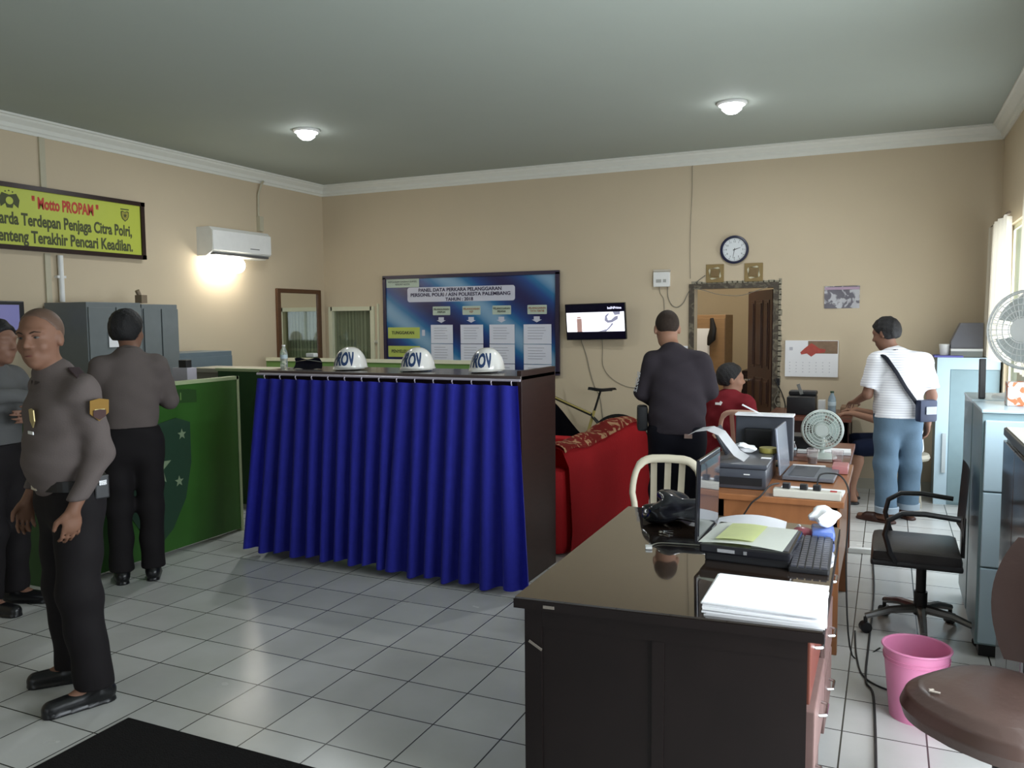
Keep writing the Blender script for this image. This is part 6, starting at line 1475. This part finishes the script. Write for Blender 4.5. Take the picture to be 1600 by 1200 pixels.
# --- man in white striped T-shirt and jeans
M_TEE = wave_mat('white_striped_tee', (0.84, 0.84, 0.87), (0.62, 0.62, 0.68), 16, 'Z', 0.85, lo=0.6, hi=0.95)
M_JEAN = mat('blue_jeans', (0.11, 0.17, 0.235), 0.85, noise=0.22, nscale=9, bump=0.2, bscale=160)
hd5 = (-0.42, 0.907)
J = stand(1.62, pelvis=(0.0, 0, 0.86), hipL=(-0.085, 0, 0.82), hipR=(0.085, 0, 0.82), chest=(0.0, 0.0, 1.16), neck=(-0.04, 0.03, 1.335), head=(-0.085, 0.07, 1.485), shL=(-0.19, 0.0, 1.27), shR=(0.185, -0.01, 1.27),
          elR=(0.235, -0.05, 1.0), wrR=(0.235, 0.0, 0.78), elL=(-0.235, 0.03, 1.01), wrL=(-0.24, 0.24, 0.93), ankL=(-0.10, -0.06, 0.10), ankR=(0.125, 0.06, 0.10), toeL=(-0.24, 0.10, 0), toeR=(0.07, 0.25, 0), kneeL=(-0.095, -0.01, 0.46), kneeR=(0.115, 0.03, 0.46))
p5, _, _ = person('man in white striped T-shirt and rolled blue jeans standing near the back wall', (0.085, 7.14), hd5, J, (-0.62, 0.75, -0.30), vox=0.009,
    hair='short', shirtm=M_TEE, sleeve='short', tuck=False, hem=0.83, trom=M_JEAN, skin=M_SKIND, fat=1.08, barefoot=True, shoem=mat('sandal_brown', (0.05, 0.018, 0.012), 0.5), trad=(0.092, 0.085, 0.08),
    hands={'R': ((0, 0.15, -1), (-1, 0, 0), (0, 1, 0)), 'L': ((0, 1, -0.2), (0, 0, -1), (1, 0, 0))})
for s, an in (('L', J['ankL']), ('R', J['ankR'])):
    MB().lathe([(0.079, 0.0), (0.088, 0.0), (0.089, 0.045), (0.080, 0.05)], (an[0] - 0.0, an[1], 0.085), 28).build('rolled_cuff', mat('jean_cuff', (0.30, 0.36, 0.42), 0.85), p5, smooth=True)
MB().tube([(-0.045 + 0.075 * math.cos(a), 0.02 + 0.068 * math.sin(a), 1.348 + 0.012 * math.sin(-a)) for a in np.linspace(0, 2 * PI, 25)[:-1]], 0.009, 6, closed=True).build('neck_band', mat('dark_neck_band', (0.06, 0.05, 0.06), 0.8), p5, smooth=True)
def world_of(loc, heading, pts):
    a = math.atan2(-heading[0], heading[1]); c, s = math.cos(a), math.sin(a)
    return [(loc[0] + p[0] * c - p[1] * s, loc[1] + p[0] * s + p[1] * c, p[2]) for p in pts]
cs = thing('crossbody_bag', 'dark blue crossbody pouch on a black strap worn by the white shirted man', 'bag', (0.085, 7.14, 0), math.atan2(0.42, 0.907))
st = [(-0.155, 0.08, 1.335), (-0.165, 0.0, 1.345), (-0.145, -0.085, 1.30), (-0.09, -0.145, 1.19), (-0.02, -0.158, 1.07), (0.06, -0.160, 0.96), (0.12, -0.155, 0.89), (0.15, -0.14, 0.84)]
mb = MB(); rings = []
for i, p in enumerate(st):
    rings.append(p)
mb.tube(st, 0.026, 8, flat=0.28)
mb.build('strap', mat('strap_black', (0.006, 0.007, 0.012), 0.7), cs, smooth=True)
po_ = MB().box((0.125, -0.185, 0.90), (0.15, 0.07, 0.17), rz=0.2, bev=0.02).build('pouch', mat('pouch_navy', (0.02, 0.03, 0.07), 0.5, noise=0.4, nscale=12), cs, smooth=True)
MB().box((0.145, -0.224, 0.905), (0.09, 0.008, 0.06), rz=0.2, bev=0.003).build('pocket_flap', mat('pouch_grey', (0.35, 0.37, 0.42), 0.5), cs)

# --- seated man in maroon
def seated(**o):
    J = dict(pelvis=(0, 0, 0.54), chest=(0, 0.03, 0.82), neck=(0, 0.05, 0.985), head=(0, 0.085, 1.115), hipL=(-0.09, 0.02, 0.53), hipR=(0.09, 0.02, 0.53), kneeL=(-0.12, 0.42, 0.52), kneeR=(0.12, 0.42, 0.52),
             ankL=(-0.12, 0.44, 0.09), ankR=(0.12, 0.44, 0.09), toeL=(-0.14, 0.63, 0), toeR=(0.14, 0.63, 0), shL=(-0.175, 0.02, 0.925), shR=(0.175, 0.02, 0.925),
             elL=(-0.24, 0.09, 0.68), elR=(0.24, 0.09, 0.68), wrL=(-0.16, 0.31, 0.74), wrR=(0.16, 0.31, 0.74))
    J.update(o); return J
hd6 = (0.28, 0.96)
p6, _, _ = person('man in maroon shirt seated with his back turned before the doorway', (-1.20, 6.86), hd6, seated(wrL=(-0.13, 0.26, 0.60), wrR=(0.13, 0.28, 0.60)), (0.82, 0.57, -0.05), vox=0.01,
    hair='short', shirtm=mat('maroon_cotton', (0.16, 0.014, 0.02), 0.85, noise=0.1), tuck=False, hem=0.47, trom=M_UTRO, skin=M_SKIN, fat=1.05,
    hands={'L': ((0, 1, -0.1), (0, 0, -1), (1, 0, 0)), 'R': ((0, 1, -0.1), (0, 0, -1), (-1, 0, 0))})
MB().box((0.0, -0.145, 0.93), (0.05, 0.006, 0.02), rx=-0.2, bev=0.002).box((0.02, -0.143, 0.935), (0.02, 0.006, 0.03), rx=-0.2, ry=0.5).build('white_emblem', M_WHITE, p6)
# --- seated man mostly hidden behind the white shirted man
hd7 = (-1.0, -0.08)
p7, _, _ = person('seated man in navy shorts mostly hidden behind the white shirted man', (0.18, 7.80), hd7, seated(elL=(-0.24, 0.22, 0.74), wrL=(-0.18, 0.46, 0.80), elR=(0.22, 0.2, 0.74), wrR=(0.12, 0.42, 0.80), kneeL=(-0.14, 0.40, 0.5), ankL=(-0.12, 0.46, 0.1), toeL=(-0.14, 0.64, 0)), (0, 1, -0.3), vox=0.01,
    hair='short', shirtm=mat('white_grey_shirt', (0.6, 0.6, 0.62), 0.85), sleeve='short', tuck=False, hem=0.47, trom=mat('navy_shorts', (0.008, 0.012, 0.03), 0.85), shorts=True, skin=M_SKIN, barefoot=True, shoem=M_BLACK,
    hands={'L': ((0, 1, 0.0), (0, 0, -1), (1, 0, 0)), 'R': ((0, 1, 0), (0, 0, -1), (-1, 0, 0))})
# ------------------------------------------------------------------ daylight, camera, world
def area(name, loc, rot, sx, sy, e, col):
    li = bpy.data.lights.new(name, 'AREA'); li.shape = 'RECTANGLE'; li.size = sx; li.size_y = sy; li.energy = e; li.color = col
    o = bpy.data.objects.new(name, li); o.location = loc; o.rotation_euler = rot; COL.objects.link(o); return o
DAY = (0.86, 0.94, 1.0)
for (y0, y1, z0, z1), e in zip(RW, (6, 170, 55, 85)):  # third lamp sits in the added opening and lights the filing cabinet
    o = area('daylight_window', (XR + 0.045, (y0 + y1) / 2, (z0 + z1) / 2), (0, math.radians(90), 0), z1 - z0, y1 - y0, e, DAY)
for (x0, x1, z0, z1), e in zip(FW, (4, 9)):
    area('daylight_front', ((x0 + x1) / 2, YF - 0.12, (z0 + z1) / 2), (math.radians(90), 0, 0), x1 - x0, z1 - z0, e, DAY)
li = bpy.data.lights.new('far_room_lamp', 'POINT'); li.energy = 45; li.color = (1.0, 0.93, 0.8); li.shadow_soft_size = 0.15
o = bpy.data.objects.new('far_room_lamp', li); o.location = (-1.9, 9.4, 2.5); COL.objects.link(o)

w = bpy.data.worlds.new('sky'); SC.world = w; w.use_nodes = True
bgn = w.node_tree.nodes['Background']; bgn.inputs[0].default_value = (0.75, 0.87, 1.0, 1); bgn.inputs[1].default_value = 1.0

F_, yaw, pitch, roll, H_ = 1287.6, -0.4286, 0.0778, -0.0079, 1.62
f = V((math.sin(yaw) * math.cos(pitch), math.cos(yaw) * math.cos(pitch), -math.sin(pitch)))
r = V((math.cos(yaw), -math.sin(yaw), 0)); u = r.cross(f)
r2 = r * math.cos(roll) + u * math.sin(roll); u2 = -r * math.sin(roll) + u * math.cos(roll)
cam = bpy.data.cameras.new('camera'); co = bpy.data.objects.new('camera', cam); COL.objects.link(co)
Mc = Matrix((r2, u2, -f)).transposed().to_4x4(); Mc.translation = V((0, 0, H_)); co.matrix_world = Mc
cam.sensor_width = 36; cam.lens = F_ / 1600 * 36; cam.clip_start = 0.05
SC.camera = co
vs = SC.view_settings; vs.view_transform = 'Standard'; vs.look = 'None'; vs.gamma = 1; vs.use_curve_mapping = False; vs.exposure = -0.25
SC.cycles.use_denoising = True
SC.cycles.max_bounces = 8; SC.cycles.diffuse_bounces = 4; SC.cycles.transparent_max_bounces = 8
SC.cycles.sample_clamp_indirect = 6
